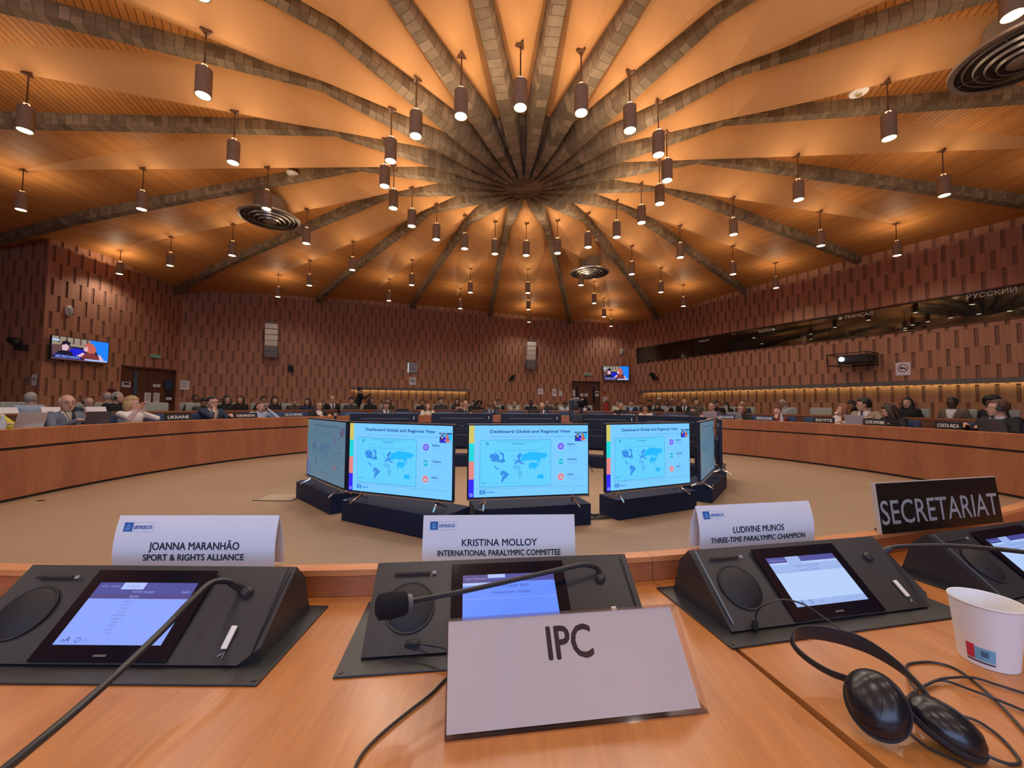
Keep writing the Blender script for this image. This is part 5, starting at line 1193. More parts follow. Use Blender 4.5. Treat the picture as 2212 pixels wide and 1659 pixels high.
# ================================================================== DELEGATES' NAME PLATES, DESK THINGS
def ring_M(th_deg, R, z):
    """frame on the ring at bearing th: X to the right seen from the arena, Y up, Z towards the arena"""
    th = math.radians(th_deg); p = ring_pt(th, R); n = -Vector((math.sin(th), math.cos(th))); x = Vector((-n.y, n.x))
    return Matrix(((x.x, 0, n.x, p.x), (x.y, 0, n.y, p.y), (0, 1, 0, z), (0, 0, 0, 1)))
M_NP = pbr('nameplate_black', (.012, .012, .016), .4); M_NPB = pbr('nameplate_blue_black', (.03, .055, .13), .4)
def name_plate(th, txt, w, h, mat, label, R=5.96, lt=M_LETTER, z=.80):
    t = thing('name_plate', label, 'name plate', (0, 0, 0), 0, 'country name plates on the ring desk'); t.matrix_world = ring_M(th, R, z)
    mb = MB(); mb.box((0, h / 2, 0), (w, h, .012), 0, Matrix.Rotation(-.12, 4, 'X')); mb.build('board', mat, t)
    mb = MB(); mb.box((0, .004, -.02), (w * .8, .008, .05)); mb.build('foot', mat, t)
    if txt and txt.startswith('~'):      # lettering too blurred to read: a row of short strokes
        mb = MB(); random.seed(int(th * 10)); x = -w * .36
        while x < w * .36:
            q = random.uniform(.012, .03); mb.box((x + q / 2, h * .5, .0075), (q * .8, h * random.uniform(.22, .34), .001), 0, Matrix.Rotation(-.12, 4, 'X')); x += q + .006
        mb.build('lettering', pbr('blurred_letter', (.22, .28, .42), .6), t)
    elif txt: mb = MB(); put_text(mb, txt, Matrix.Rotation(-.12, 4, 'X') @ Matrix.Translation((0, h * .27, .0068)), width=w * .78, height=h * .46, bold=.0012); mb.build('lettering', lt, t)
PLATES = [(-80.4, 'UKRAINE', .44, .115, M_NP, 'black plate reading Ukraine, largest of the plates on the left desk'), (-68.9, 'TURKMENISTAN', .46, .10, M_NP, 'black plate reading Turkmenistan, between Ukraine and the next blue-black plate'),
          (-59.4, 'SLOVENIE', .46, .10, M_NPB, 'blue-black plate reading Slovénie, just left of the screens'), (-46.0, '~', .52, .09, M_NPB, 'blurred blue plate behind the dimmed far-left screen'),
          (-33.8, '~', .50, .09, M_NPB, 'blurred blue plate in front of the man in glasses looking down'), (-23.2, '~', .48, .09, M_NPB, 'blurred blue plate left of the bald man resting his chin'),
          (26.4, 'JAN', .34, .10, M_NP, 'dark plate with pale letters right of the tripod camera'), (38.2, '~', .46, .09, M_NPB, 'blue plate right of the far screens in front of the bench'),
          (48.9, 'FINLANDE', .40, .105, M_NPB, 'blue-black plate reading Finlande at the start of the right desk'), (56.6, 'ESPAGNE', .38, .105, M_NPB, 'blue-black plate reading Espagne on the right desk'),
          (67.4, 'EGYPTE', .36, .11, M_NP, 'black plate reading Egypte on the right desk'), (75.4, "COTE D'IVOIRE", .37, .11, M_NP, "black plate reading Côte d'Ivoire on the right desk"), (85.2, 'COSTA RICA', .35, .11, M_NP, 'black plate reading Costa Rica, furthest right')]
for a in PLATES: name_plate(*a)
def laptop(th, R, label, mat, z=.752, w=.33, open_=1.9, rz=0.0):
    t = thing('laptop', label, 'laptop', (0, 0, 0), 0, 'laptops on the desks'); t.matrix_world = ring_M(th, R, z) @ Matrix.Rotation(rz, 4, 'Y')
    mb = MB(); mb.box((0, .008, -.12), (w, .014, .23), 0, None, .003); mb.build('base', mat, t)
    mb = MB(); mb.box((0, .11, 0), (w, .22, .008), 0, Matrix.Rotation(.22, 4, 'X'), .003); mb.build('lid', mat, t)
M_ALU = pbr('laptop_silver', (.42, .41, .44), .35, .4); M_ALUD = pbr('laptop_dark', (.05, .05, .06), .4); M_LILAC = pbr('laptop_lilac', (.36, .34, .44), .4, .2)
for a in ((-98.0, 6.14, 'silver laptop on the desk at the left edge, beside the water bottle', M_ALU), (-90.2, 6.16, 'dark laptop between the bald man and the grey-haired woman', M_ALUD), (44.9, 6.14, 'silver laptop before the delegate left of the Finlande plate', M_LILAC), (49.9, 6.14, 'grey laptop right of the Finlande plate', M_ALU),
          (71.6, 6.12, 'lilac-grey laptop between the auburn-haired woman and the beige jacket', M_LILAC), (88.9, 6.14, 'dark laptop before the man with headphones at the right edge', M_ALUD), (-33.8, 6.14, 'dark laptop before the far delegate in glasses', M_ALUD), (40.9, 6.14, 'dark laptop before the small brown-haired delegate', M_ALUD), (1.5, 6.12, 'dark laptop before the bald delegate in the centre far row', M_ALUD)): laptop(*a)
for th, R, z, label in ((-101.0, 6.1, .75, 'clear water bottle standing on the desk at the left edge'), (59.5, 6.05, .75, 'white-capped bottle before the delegate in the dark red headscarf')):
    t = thing('bottle', label, 'bottle', (0, 0, 0), 0); p = ring_pt(math.radians(th), R); t.location = (p.x, p.y, z)
    mb = MB(); mb.lathe([(0, 0), (.032, 0), (.033, .02), (.033, .13), (.014, .17), (.014, .185), (0, .185)], 20); mb.build('bottle_body', pbr('bottle_clear', (.42, .45, .5), .15, 0), t, smooth=True)
    mb = MB(); mb.lathe([(0, .185), (.016, .185), (.016, .205), (0, .205)], 16); mb.build('cap', M_WHITE, t, smooth=True)
for th, R, z, w, d, label in ((-83.2, 6.05, .75, .30, .21, 'white sheets on the desk before the grey-haired woman'), (-74.5, 6.1, .75, .3, .2, 'open paper before the man with hand at his chin'), (-95.0, 6.08, .75, .25, .2, 'white sheets before the bald man with the lanyard'), (70.6, 6.03, .75, .10, .08, 'crumpled white tissue on the desk before the auburn-haired woman'), (90.5, 6.05, .75, .28, .2, 'paper on the desk before the man with headphones')):
    mb = MB(); mb.box((0, .004, 0), (w, .006, d)); o = mb.build('paper_sheet', M_PAPER); o.matrix_world = ring_M(th, R, z); tag(o, label, 'paper', 'papers on the ring desk')
for k, (th, lab) in enumerate(((-96.8, 'low white card lying on the left rail before the bald man'), (-88.0, 'long white card lying on the left rail before the grey-haired woman'))):
    mb = MB(); mb.box((0, .012, -.06), (.26 if k == 0 else .34, .022, .08)); o = mb.build('white_card', M_PAPER); o.matrix_world = ring_M(th, 6.0, .75 if 0 else .752); tag(o, lab, 'card', 'white cards near the left rail')
for th, lab in ((-85.6, 'white name card on the second bench, furthest left'), (-81.6, 'white name card on the second bench behind the bald man'), (-77.4, 'white name card on the second bench left of the grey-haired woman')):
    mb = MB(); mb.prism([(-.045, 0), (.045, 0), (0, .10)], -.15, .15, 0, Matrix.Rotation(PI / 2, 4, 'Y')); o = mb.build('bench_name_card', M_PAPER); o.matrix_world = ring_M(th, 8.42, .90); tag(o, lab, 'name card', 'white name cards on the second bench')
    mb = MB(); mb.box((0, .045, .028), (.20, .010, .001), 0, Matrix.Rotation(-.42, 4, 'X')); mb.build('lettering', M_INK, o)
# small gooseneck microphones on the ring desk
def desk_mic(th, R, z, label, group):
    t = thing('desk_microphone', label, 'microphone', (0, 0, 0), 0, group); t.matrix_world = ring_M(th, R, z)
    mb = MB(); mb.box((0, .018, 0), (.12, .03, .09), 0, None, .006); mb.build('base', M_BLACK, t)
    mb = MB(); mb.tube(bez([(0, .03, 0), (0, .14, .0), (0, .20, -.03), (0, .23, -.09)], 6), .005, 8); mb.build('neck', M_BLACK, t, smooth=True)
    mb = MB(); mb.tube([(0, .23, -.085), (0, .24, -.125)], [.012, .011], 10); mb.build('microphone_head', M_BLACK, t, smooth=True)
# ================================================================== PEOPLE
HC = Vector((0, .045, 1.0))          # centre of the head of a seated person whose seat height is 0.42
def eul(rx, rz): return Matrix.Rotation(rz, 4, 'Z') @ Matrix.Rotation(rx, 4, 'X')
def head_T(pose):
    """head pose: nod (positive looks down), turn (positive to the person's left)"""
    nod, turn = pose.get('nod', 0), pose.get('turn', 0)
    piv = Vector((0, .03, .90)); return Matrix.Translation(piv) @ eul(-nod, turn) @ Matrix.Translation(-piv) @ Matrix.Translation(HC)
def ellipse_ring(c, rx, ry, n=18, sq=1.0):
    return [(c[0] + rx * math.cos(2 * PI * k / n), c[1] + ry * math.sin(2 * PI * k / n), c[2]) for k in range(n)]
def add_hand(mb, wrist, fwd, side, up, curl=.5, thumb=1):
    """palm, four fingers of different lengths and a thumb from the side of the palm"""
    w = Vector(wrist); f = Vector(fwd).normalized(); s = Vector(side); s = (s - f * s.dot(f)).normalized(); u = f.cross(s) if f.cross(s).dot(Vector(up)) > 0 else -f.cross(s)
    mb.loft([[tuple(w + f * a + s * (hw * math.cos(2 * PI * k / 10)) + u * (.013 * math.sin(2 * PI * k / 10))) for k in range(10)] for a, hw in ((-.01, .024), (.02, .033), (.06, .038), (.085, .036))])
    for k, (o, L) in enumerate(((-.029, .068), (-.010, .078), (.010, .074), (.029, .060))):
        b = w + f * .078 + s * o; a1 = curl * .8; a2 = curl * 1.7
        p1 = b + (f * math.cos(a1) - u * math.sin(a1)) * L * .45; p2 = p1 + (f * math.cos(a2) - u * math.sin(a2)) * L * .32; p3 = p2 + (f * math.cos(a2 + curl) - u * math.sin(a2 + curl)) * L * .25
        mb.tube([b, p1, p2, p3], [.0095, .009, .0082, .007], 8)
    b = w + f * .025 + s * (.028 * thumb); p1 = b + (f * .7 + s * .7 * thumb - u * .25).normalized() * .035; p2 = p1 + (f * .9 + s * .3 * thumb - u * .3).normalized() * .03
    mb.tube([b, p1, p2], [.012, .0105, .008], 8)
BODY = {}
def body_mesh(pose_key, pose):
    """one continuous seated (or standing) figure; material slots: skin, top, shirt front, trousers"""
    if pose_key in BODY: return BODY[pose_key]
    mb = MB(); fem = pose.get('fem', 0); bw = .90 if fem else 1.0; stand = pose.get('stand', 0); lean = pose.get('lean', 0.0)
    T = []     # torso rings: z, centre y, rx, ry
    tor = [(.38, -.02, .155, .12), (.46, -.02, .172, .135), (.56, .0, .160, .125), (.66, .015, .163, .118), (.74, .02, .178, .118), (.81, .02, .182, .108), (.855, .015, .160, .090), (.876, .015, .105, .070), (.890, .018, .062, .055)]
    mb.loft([ellipse_ring((0, y + lean * (z - .45), z), rx * bw, ry) for z, y, rx, ry in tor])
    HT = head_T(pose)
    nb = Vector((0, .016 + lean * .45, .875)); nt = HT @ Vector((0, -.018, -.06))
    mb.tube([nb, nb.lerp(nt, .5), nt], [.056 * (.9 if fem else 1), .050 * (.88 if fem else 1), .052 * (.9 if fem else 1)], 14)
    # head
    hs = .96 if fem else 1.0
    jw = .048 if fem else .055
    mb.ell((0, -.012, .022), (.074 * hs, .093, .092), 20, 14, 0, HT)
    mb.loft([[tuple(v) for v in ellipse_ring((0, y, z), rx * hs, ry, 16)] for z, y, rx, ry in ((-.112, .050, .018, .018), (-.104, .046, .032, .032), (-.085, .034, jw - .006, .050), (-.05, .020, .063, .066), (-.01, .010, .070, .076), (.03, .0, .070, .082))], 0, HT)
    mb.tube([(0, .082, .020), (0, .094, .0), (0, .103, -.022), (0, .092, -.030)], [.007, .009, .0135, .011], 10, 0, HT)
    mb.ell((0, .079, -.058), (.022, .011, .011), 10, 6, 0, HT); mb.ell((0, .066, .036), (.045, .018, .010), 12, 6, 0, HT)
    for s in (-1, 1): mb.ell((s * .077 * hs, -.006, -.006), (.011, .018, .031), 10, 8, 0, HT)
    # arms
    desk_z = pose.get('desk', .785)
    for s in (-1, 1):
        sh = Vector((s * .158 * bw, .01 + lean * .4, .838)); mode = pose.get('R' if s > 0 else 'L', 'desk')
        if mode == 'desk': el = Vector((s * .255 * bw, .17, .665)); wr = Vector((s * .12, .375, desk_z)); hf, hsd, hu = (-s * .35, .9, -.05), (1, .3 * s, 0), (0, 0, 1)
        elif mode == 'wide': el = Vector((s * .30 * bw, .15, .67)); wr = Vector((s * .26, .40, desk_z)); hf, hsd, hu = (-s * .5, .8, 0), (1, .5 * s, 0), (0, 0, 1)
        elif mode == 'chin': el = Vector((s * .17, .30, .745)); wr = HT @ Vector((s * .035, .115, -.155)); wr = Vector((wr.x, wr.y, wr.z)); hf, hsd, hu = (-s * .25, -.25, .9), (1, .2, .1), (0, 1, .3)
        elif mode == 'brow': el = Vector((s * .25, .30, .76)); wr = HT @ Vector((s * .115, .10, -.04)); hf, hsd, hu = (-s * .35, -.15, .9), (0, 1, .1), (s, .2, 0)
        elif mode == 'mouth': el = Vector((s * .24, .25, .77)); wr = HT @ Vector((s * .09, .13, -.13)); hf, hsd, hu = (-s * .7, -.05, .6), (.2, .6, .5), (0, 1, .3)
        elif mode == 'raise': el = Vector((s * .22, .34, .78)); wr = Vector((s * .20, .47, .93)); hf, hsd, hu = (-s * .3, .3, .85), (1, .2, .1), (0, -1, .2)
        elif mode == 'reach': el = Vector((s * .26, .25, .70)); wr = Vector((s * .16, .46, .86)); hf, hsd, hu = (0, .95, .1), (1, 0, 0), (0, 0, 1)
        else: el = Vector((s * .25 * bw, -.03, .60)); wr = Vector((s * .22, .16, .50)); hf, hsd, hu = (-s * .2, .9, -.2), (1, .2, 0), (0, 0, 1)
        mb.ell(tuple(sh), (.062, .062, .058), 12, 8)
        d1 = el - sh; d2 = wr - el
        mb.tube([sh, sh + d1 * .35, sh + d1 * .8, el], [.058 * bw, .053 * bw, .046 * bw, .044 * bw], 12); mb.ell(tuple(el), (.044, .044, .044), 10, 8)
        mb.tube([el, el + d2 * .3, el + d2 * .75, wr], [.043 * bw, .041 * bw, .032 * bw, .0255], 12); mb.ell(tuple(wr), (.026, .026, .024), 8, 6)
        add_hand(mb, wr, hf, hsd, hu, .5, -s)
        pose.setdefault('wr', {})[s] = (wr.copy(), (wr - el).normalized())
    # legs
    for s in (-1, 1):
        if stand:
            hip, kn, an = Vector((s * .085, -.02, .40)), Vector((s * .095, .0, -.02)), Vector((s * .10, -.02, -.42)); toe = an + Vector((s * .02, .13, -.055))
        else:
            hip, kn, an = Vector((s * .09, .0, .45)), Vector((s * .13, .40, .465)), Vector((s * .13, .37, .085)); toe = an + Vector((s * .02, .12, -.05))
        mb.ell(tuple(hip), (.095, .10, .09), 12, 8); mb.tube([hip, hip.lerp(kn, .4), hip.lerp(kn, .85), kn], [.092, .082, .062, .057], 14); mb.ell(tuple(kn), (.058, .058, .058), 10, 8)
        mb.tube([kn, kn.lerp(an, .3), kn.lerp(an, .75), an], [.056, .056, .042, .037], 12); mb.ell(tuple(an), (.038, .04, .038), 8, 6)
        mb.loft([[tuple(an.lerp(toe, t) + Vector((r * math.cos(q * PI / 5), 0, -.03 + h * math.sin(q * PI / 5) + .02 * (1 - t)))) for q in range(10)] for t, r, h in ((-.45, .030, .035), (0, .038, .040), (.5, .045, .032), (1.0, .042, .022), (1.25, .02, .012))])
    me = mb.mesh('body_raw', [M_WHITE]); o = link('body_raw', me)
    m = o.modifiers.new('r', 'REMESH'); m.mode = 'VOXEL'; m.voxel_size = .0125; m.use_smooth_shade = True
    m = o.modifiers.new('s', 'SMOOTH'); m.factor = .5; m.iterations = 2
    dg = bpy.context.evaluated_depsgraph_get(); out = bpy.data.meshes.new_from_object(o.evaluated_get(dg)); bpy.data.objects.remove(o); bpy.data.meshes.remove(me)
    out.materials.clear()
    for q in range(4): out.materials.append(M_WHITE)
    inv = HT.inverted(); vn = pose.get('neck', .05)
    mi = []
    for p in out.polygons:
        c = p.center; h = inv @ c; k = 1
        hand = any((c - w).dot(d) > -.01 and (c - w).length < .20 for w, d in pose['wr'].values())
        if (h.z > -.12 and abs(h.x) < .10 and h.y > -.12 and h.y < .14 and c.z > .900) or (c.z > .868 and Vector((c.x, c.y - .02 - lean * .42)).length < .064): k = 0
        if hand and not (c.y < .135 + lean * (c.z - .45) and abs(c.x) < .20 and .5 < c.z < .90 and not stand): k = 0
        if k == 1:
            if pose.get('short', 0) and any((c - w).dot(d) > -.16 and (c - w).length < .20 for w, d in pose['wr'].values()): k = 0
            elif c.z < (.50 if not stand else .44): k = 3
            elif c.y - lean * (c.z - .45) > .045 and abs(c.x) < .012 + max(0, (c.z - .62)) * .26 and .62 < c.z: k = 2
        if not stand and c.y > .12 and c.z < .56: k = 3
        mi.append(k)
    out.polygons.foreach_set('material_index', mi); out.polygons.foreach_set('use_smooth', [True] * len(mi)); out.name = 'person_body'
    BODY[pose_key] = out; return out
PARTM = {}
def features_mesh():
    if 'f' in PARTM: return PARTM['f']
    mb = MB()
    for s in (-1, 1):
        mb.ell((s * .030, .0735, .010), (.0125, .009, .0065), 12, 8, 0); mb.ell((s * .030, .0805, .010), (.0058, .004, .0058), 10, 6, 1)
        mb.tube([(s * .012, .090, .029), (s * .030, .089, .034), (s * .048, .078, .028)], [.0018, .0025, .0014], 6, 1)
    mb.ell((0, .0885, -.0545), (.0225, .007, .0042), 12, 6, 2); mb.ell((0, .0895, -.0620), (.018, .007, .0048), 12, 6, 2)
    PARTM['f'] = mb.mesh('face_features', [pbr('eye_white', (.55, .52, .5), .3), pbr('eye_dark', (.015, .01, .008), .3), pbr('lip', (.35, .12, .10), .5)], smooth=True); return PARTM['f']
def glasses_mesh():
    if 'g' in PARTM: return PARTM['g']
    mb = MB()
    for s in (-1, 1):
        P = [(s * .032 + .023 * math.cos(q * PI / 8), .098, .008 + .017 * math.sin(q * PI / 8)) for q in range(17)]
        mb.tube(P, .0022, 6); mb.tube([(s * .055, .096, .014), (s * .078, .05, .012), (s * .080, .0, .008)], .0020, 6)
    mb.tube([(-.010, .099, .012), (.010, .099, .012)], .0022, 6)
    PARTM['g'] = mb.mesh('glasses', [pbr('glasses_dark', (.02, .018, .02), .3)], smooth=True); return PARTM['g']
def headset_mesh():
    if 'h' in PARTM: return PARTM['h']
    mb = MB(); mb.tube([(.088 * math.cos(a), -.012, .02 + .098 * math.sin(a)) for a in [PI * k / 16 for k in range(17)]], .0055, 8, flat=.6)
    for s in (-1, 1): mb.lathe([(0, 0), (.030, 0), (.032, .010), (.028, .022), (0, .026)], 18, 0, Matrix.Translation((s * .078, -.010, -.005)) @ Matrix.Rotation(s * PI / 2, 4, 'Y'))
    PARTM['h'] = mb.mesh('headphones', [M_BLACK], smooth=True); return PARTM['h']
def hair_mesh(kind):
    if kind in PARTM: return PARTM[kind]
    mb = MB(); random.seed(hash(kind) % 1000 if False else sum(map(ord, kind)))
    def shell(face_cut=.35, low=-.25, k=1.10, rough=.02, rx=.074, ry=.093, rz=.092, top=1.0):
        def fn(d):
            n = noise.noise(d * 6.0) * rough * 3
            if d.y > face_cut and d.z < .42 + .25 * (d.y - face_cut) - .0: return .90
            if d.z < low - .25 * (d.y < 0) : return .93 + 0 * n
            if abs(d.x) > .72 and d.z < -.05 and d.y > -.2: return .96
            return k + n + (top - 1) * max(0, d.z)
        mb.ell((0, -.013, .024), (rx, ry, rz), 32, 22, 0, None, fn)
    if kind == 'short': shell(.30, -.45, 1.085, .012)
    elif kind == 'wavy': shell(.30, -.45, 1.17, .05, top=1.08)
    elif kind == 'fringe': # bald crown, hair at the sides and back
        def fn(d):
            if d.z > .38 or d.y > .25 or d.z < -.55: return .93
            return 1.05 + noise.noise(d * 7) * .02
        mb.ell((0, -.013, .024), (.074, .093, .092), 28, 18, 0, None, fn)
    elif kind in ('long', 'longwavy'):
        r = .02 if kind == 'long' else .07; shell(.32, -.9, 1.12 if kind == 'long' else 1.2, r)
        for s in (-1, 1):
            mb.loft([[(s * (x + rx * math.cos(q * PI / 6) + (noise.noise(Vector((q, z * 9, s))) * r * .3)), y + ry * math.sin(q * PI / 6), z) for q in range(12)] for z, x, y, rx, ry in ((.07, .060, -.01, .02, .05), (.0, .072, -.012, .022, .050), (-.08, .078, -.004, .026, .046), (-.15, .080, .006, .028, .044), (-.21, .080, .016, .022, .034), (-.24, .078, .02, .008, .012))])
        mb.loft([[(rx * math.cos(q * PI / 7), y + ry * math.sin(q * PI / 7), z) for q in range(14)] for z, y, rx, ry in ((.05, -.07, .07, .04), (-.04, -.075, .082, .042), (-.13, -.075, .088, .040), (-.22, -.078, .080, .030), (-.26, -.08, .05, .015))])
    elif kind == 'bob':
        shell(.33, -.9, 1.18, .03, top=1.04)
        for s in (-1, 1): mb.loft([[(s * (x + rx * math.cos(q * PI / 6)), y + ry * math.sin(q * PI / 6), z) for q in range(12)] for z, x, y, rx, ry in ((.05, .066, -.02, .022, .06), (-.02, .074, -.02, .026, .06), (-.07, .074, -.02, .024, .054), (-.11, .066, -.02, .012, .03))])
        mb.ell((0, -.06, -.04), (.075, .05, .075), 16, 10)
    elif kind == 'afro': mb.ell((0, -.03, .055), (.128, .115, .118), 30, 20, 0, None, lambda d: (.62 if (d.y > .45 and d.z < .25) else 1.0) + noise.noise(d * 9) * .05)
    elif kind == 'bun': shell(.30, -.45, 1.06, .008); mb.ell((0, -.11, .06), (.035, .032, .035), 14, 10)
    elif kind == 'cap':
        shell(.20, .12, 1.12, 0); mb.loft([[(x * .065, .07 + .055 * t * math.sqrt(max(0, 1 - x * x * .5)), .075 - .018 * t + z) for x, z in ((-1, 0), (-.5, .004), (0, .006), (.5, .004), (1, 0), (.5, -.004), (0, -.003), (-.5, -.005))] for t in (0, .5, 1)])
    elif kind == 'scarf':
        shell(.42, -2, 1.16, .02); mb.loft([ellipse_ring((0, y, z), rx, ry, 16) for z, y, rx, ry in ((-.03, -.03, .085, .085), (-.10, -.02, .082, .080), (-.16, -.02, .10, .09), (-.20, -.02, .12, .10))])
    PARTM[kind] = mb.mesh('hair', [M_INK], smooth='all'); return PARTM[kind]
def tie_mesh():
    if 't' in PARTM: return PARTM['t']
    mb = MB(); mb.loft([[(x * w, .148 - (z - .60) * .0 - .22 * max(0, z - .80) + d, z) for x, d in ((-1, 0), (1, 0), (1, .008), (-1, .008))] for z, w in ((.60, .022), (.70, .026), (.82, .018), (.865, .012), (.875, .018), (.90, .016))])
    PARTM['t'] = mb.mesh('tie', [M_INK]); return PARTM['t']
def lanyard_mesh():
    if 'l' in PARTM: return PARTM['l']
    mb = MB()
    for s in (-1, 1): mb.tube([(s * .055, .07, .895), (s * .05, .115, .84), (s * .03, .142, .75), (0, .150, .66)], .004, 6)
    mb.box((0, .155, .62), (.06, .006, .08)); PARTM['l'] = mb.mesh('lanyard', [M_INK]); return PARTM['l']
POSES = {'desk': {}, 'down': dict(nod=.35), 'chinR': dict(R='chin', nod=.08), 'chinL': dict(L='chin', nod=.05), 'brow': dict(R='wide', L='brow', nod=.12), 'turnL': dict(turn=.9), 'turnR': dict(turn=-.9), 'turnRs': dict(turn=-.35), 'turnLs': dict(turn=.35),
         'mouth': dict(R='raise', L='mouth', turn=.40, nod=.1, lean=.12), 'lap': dict(R='lap', L='lap'), 'lapdown': dict(R='lap', L='lap', nod=.45), 'lapL': dict(R='lap', L='lap', turn=.8), 'lapR': dict(R='lap', L='lap', turn=-.8), 'talk': dict(turn=-1.0, R='reach', L='wide', nod=.1),
         'profdown': dict(turn=-.9, nod=.35), 'stand': dict(stand=1, R='reach', L='lap', nod=.5, turn=.9, lean=.2), 'away': dict(turn=2.2, R='lap', L='lap')}
SKIN = {'pale': (.56, .33, .25), 'mid': (.45, .25, .17), 'tan': (.34, .17, .10), 'brown': (.16, .07, .04), 'dark': (.07, .03, .018)}
HAIR = {'grey': (.36, .34, .32), 'white': (.55, .52, .48), 'black': (.012, .010, .010), 'dbrown': (.035, .018, .010), 'brown': (.10, .045, .02), 'auburn': (.20, .065, .025), 'blonde': (.38, .26, .13), 'maroon': (.10, .018, .018)}
CLO = {'navy': (.022, .034, .075), 'black': (.012, .012, .014), 'dgrey': (.05, .05, .055), 'bluegrey': (.12, .14, .20), 'white': (.68, .64, .66), 'cream': (.60, .54, .42), 'beige': (.32, .25, .18), 'lblue': (.34, .44, .60), 'pink': (.60, .38, .36), 'taupe': (.15, .11, .085), 'brown': (.08, .05, .04), 'maroon': (.14, .02, .025), 'yellow': (.55, .50, .05), 'peach': (.55, .30, .20), 'grey': (.22, .22, .23), 'wgrey': (.40, .42, .42)}
def cmat(kind, k):
    if kind == 'skin': return pbr('skin_' + k, SKIN[k], .5, 0, .06, 40)
    if kind == 'hair': return pbr('hair_' + k, HAIR[k], .55, 0, .35, 60)
    return pbr('cloth_' + k, CLO[k], .85, 0, .12, 90)
def person(desc, x, y, hz, pose='desk', skin='pale', hair='short', hc='dbrown', top='navy', shirt=None, face=None, extra='', fem=0, base=0.0, group='delegates seated around the room', foot=None):
    """desc: clothing and pose; hz: height of the head centre; looks at the arena unless face (bearing) is given"""
    pk = (pose, fem); P = dict(POSES[pose]); P['fem'] = fem
    if 'S' in extra: P['short'] = 1; pk = (pose, fem, 1)
    P['wr'] = {}
    stand = P.get('stand', 0)
    if pk not in BODY: POSES_W[pk] = P; body_mesh(pk, P)
    P = POSES_W[pk]
    sc = (hz - base) / (1.0 + (.46 if stand else 0))
    d = CEN - Vector((x, y)); fz = math.atan2(-d.x, d.y) if face is None else face
    root = thing('person', desc, 'person', (x, y, base + (.46 * sc if stand else 0)), fz, group)
    root.scale = (sc, sc, sc)
    b = link('body', BODY[pk], root)
    ms = [cmat('skin', skin), cmat('cloth', top), cmat('cloth', shirt or top), cmat('cloth', 'black' if top != 'navy' else 'navy')]
    for k, m in enumerate(ms): b.material_slots[k].link = 'OBJECT'; b.material_slots[k].material = m
    HT = head_T(P)
    def hp(nm, me, m=None):
        o = link(nm, me, root); o.matrix_local = HT
        if m: o.material_slots[0].link = 'OBJECT'; o.material_slots[0].material = m
        return o
    hp('face_features', features_mesh())
    if hair: hp('headscarf' if hair == 'scarf' else ('cap' if hair == 'cap' else 'hair'), hair_mesh(hair), cmat('hair', hc))
    if 'G' in extra: hp('glasses', glasses_mesh())
    if 'H' in extra: hp('headphones', headset_mesh())
    if 'T' in extra: link('tie', tie_mesh(), root)
    if 'L' in extra: link('lanyard', lanyard_mesh(), root)
    return root
POSES_W = {}
ROW1 = 'delegates seated at the ring desk'; ROW2 = 'people seated on the second bench'
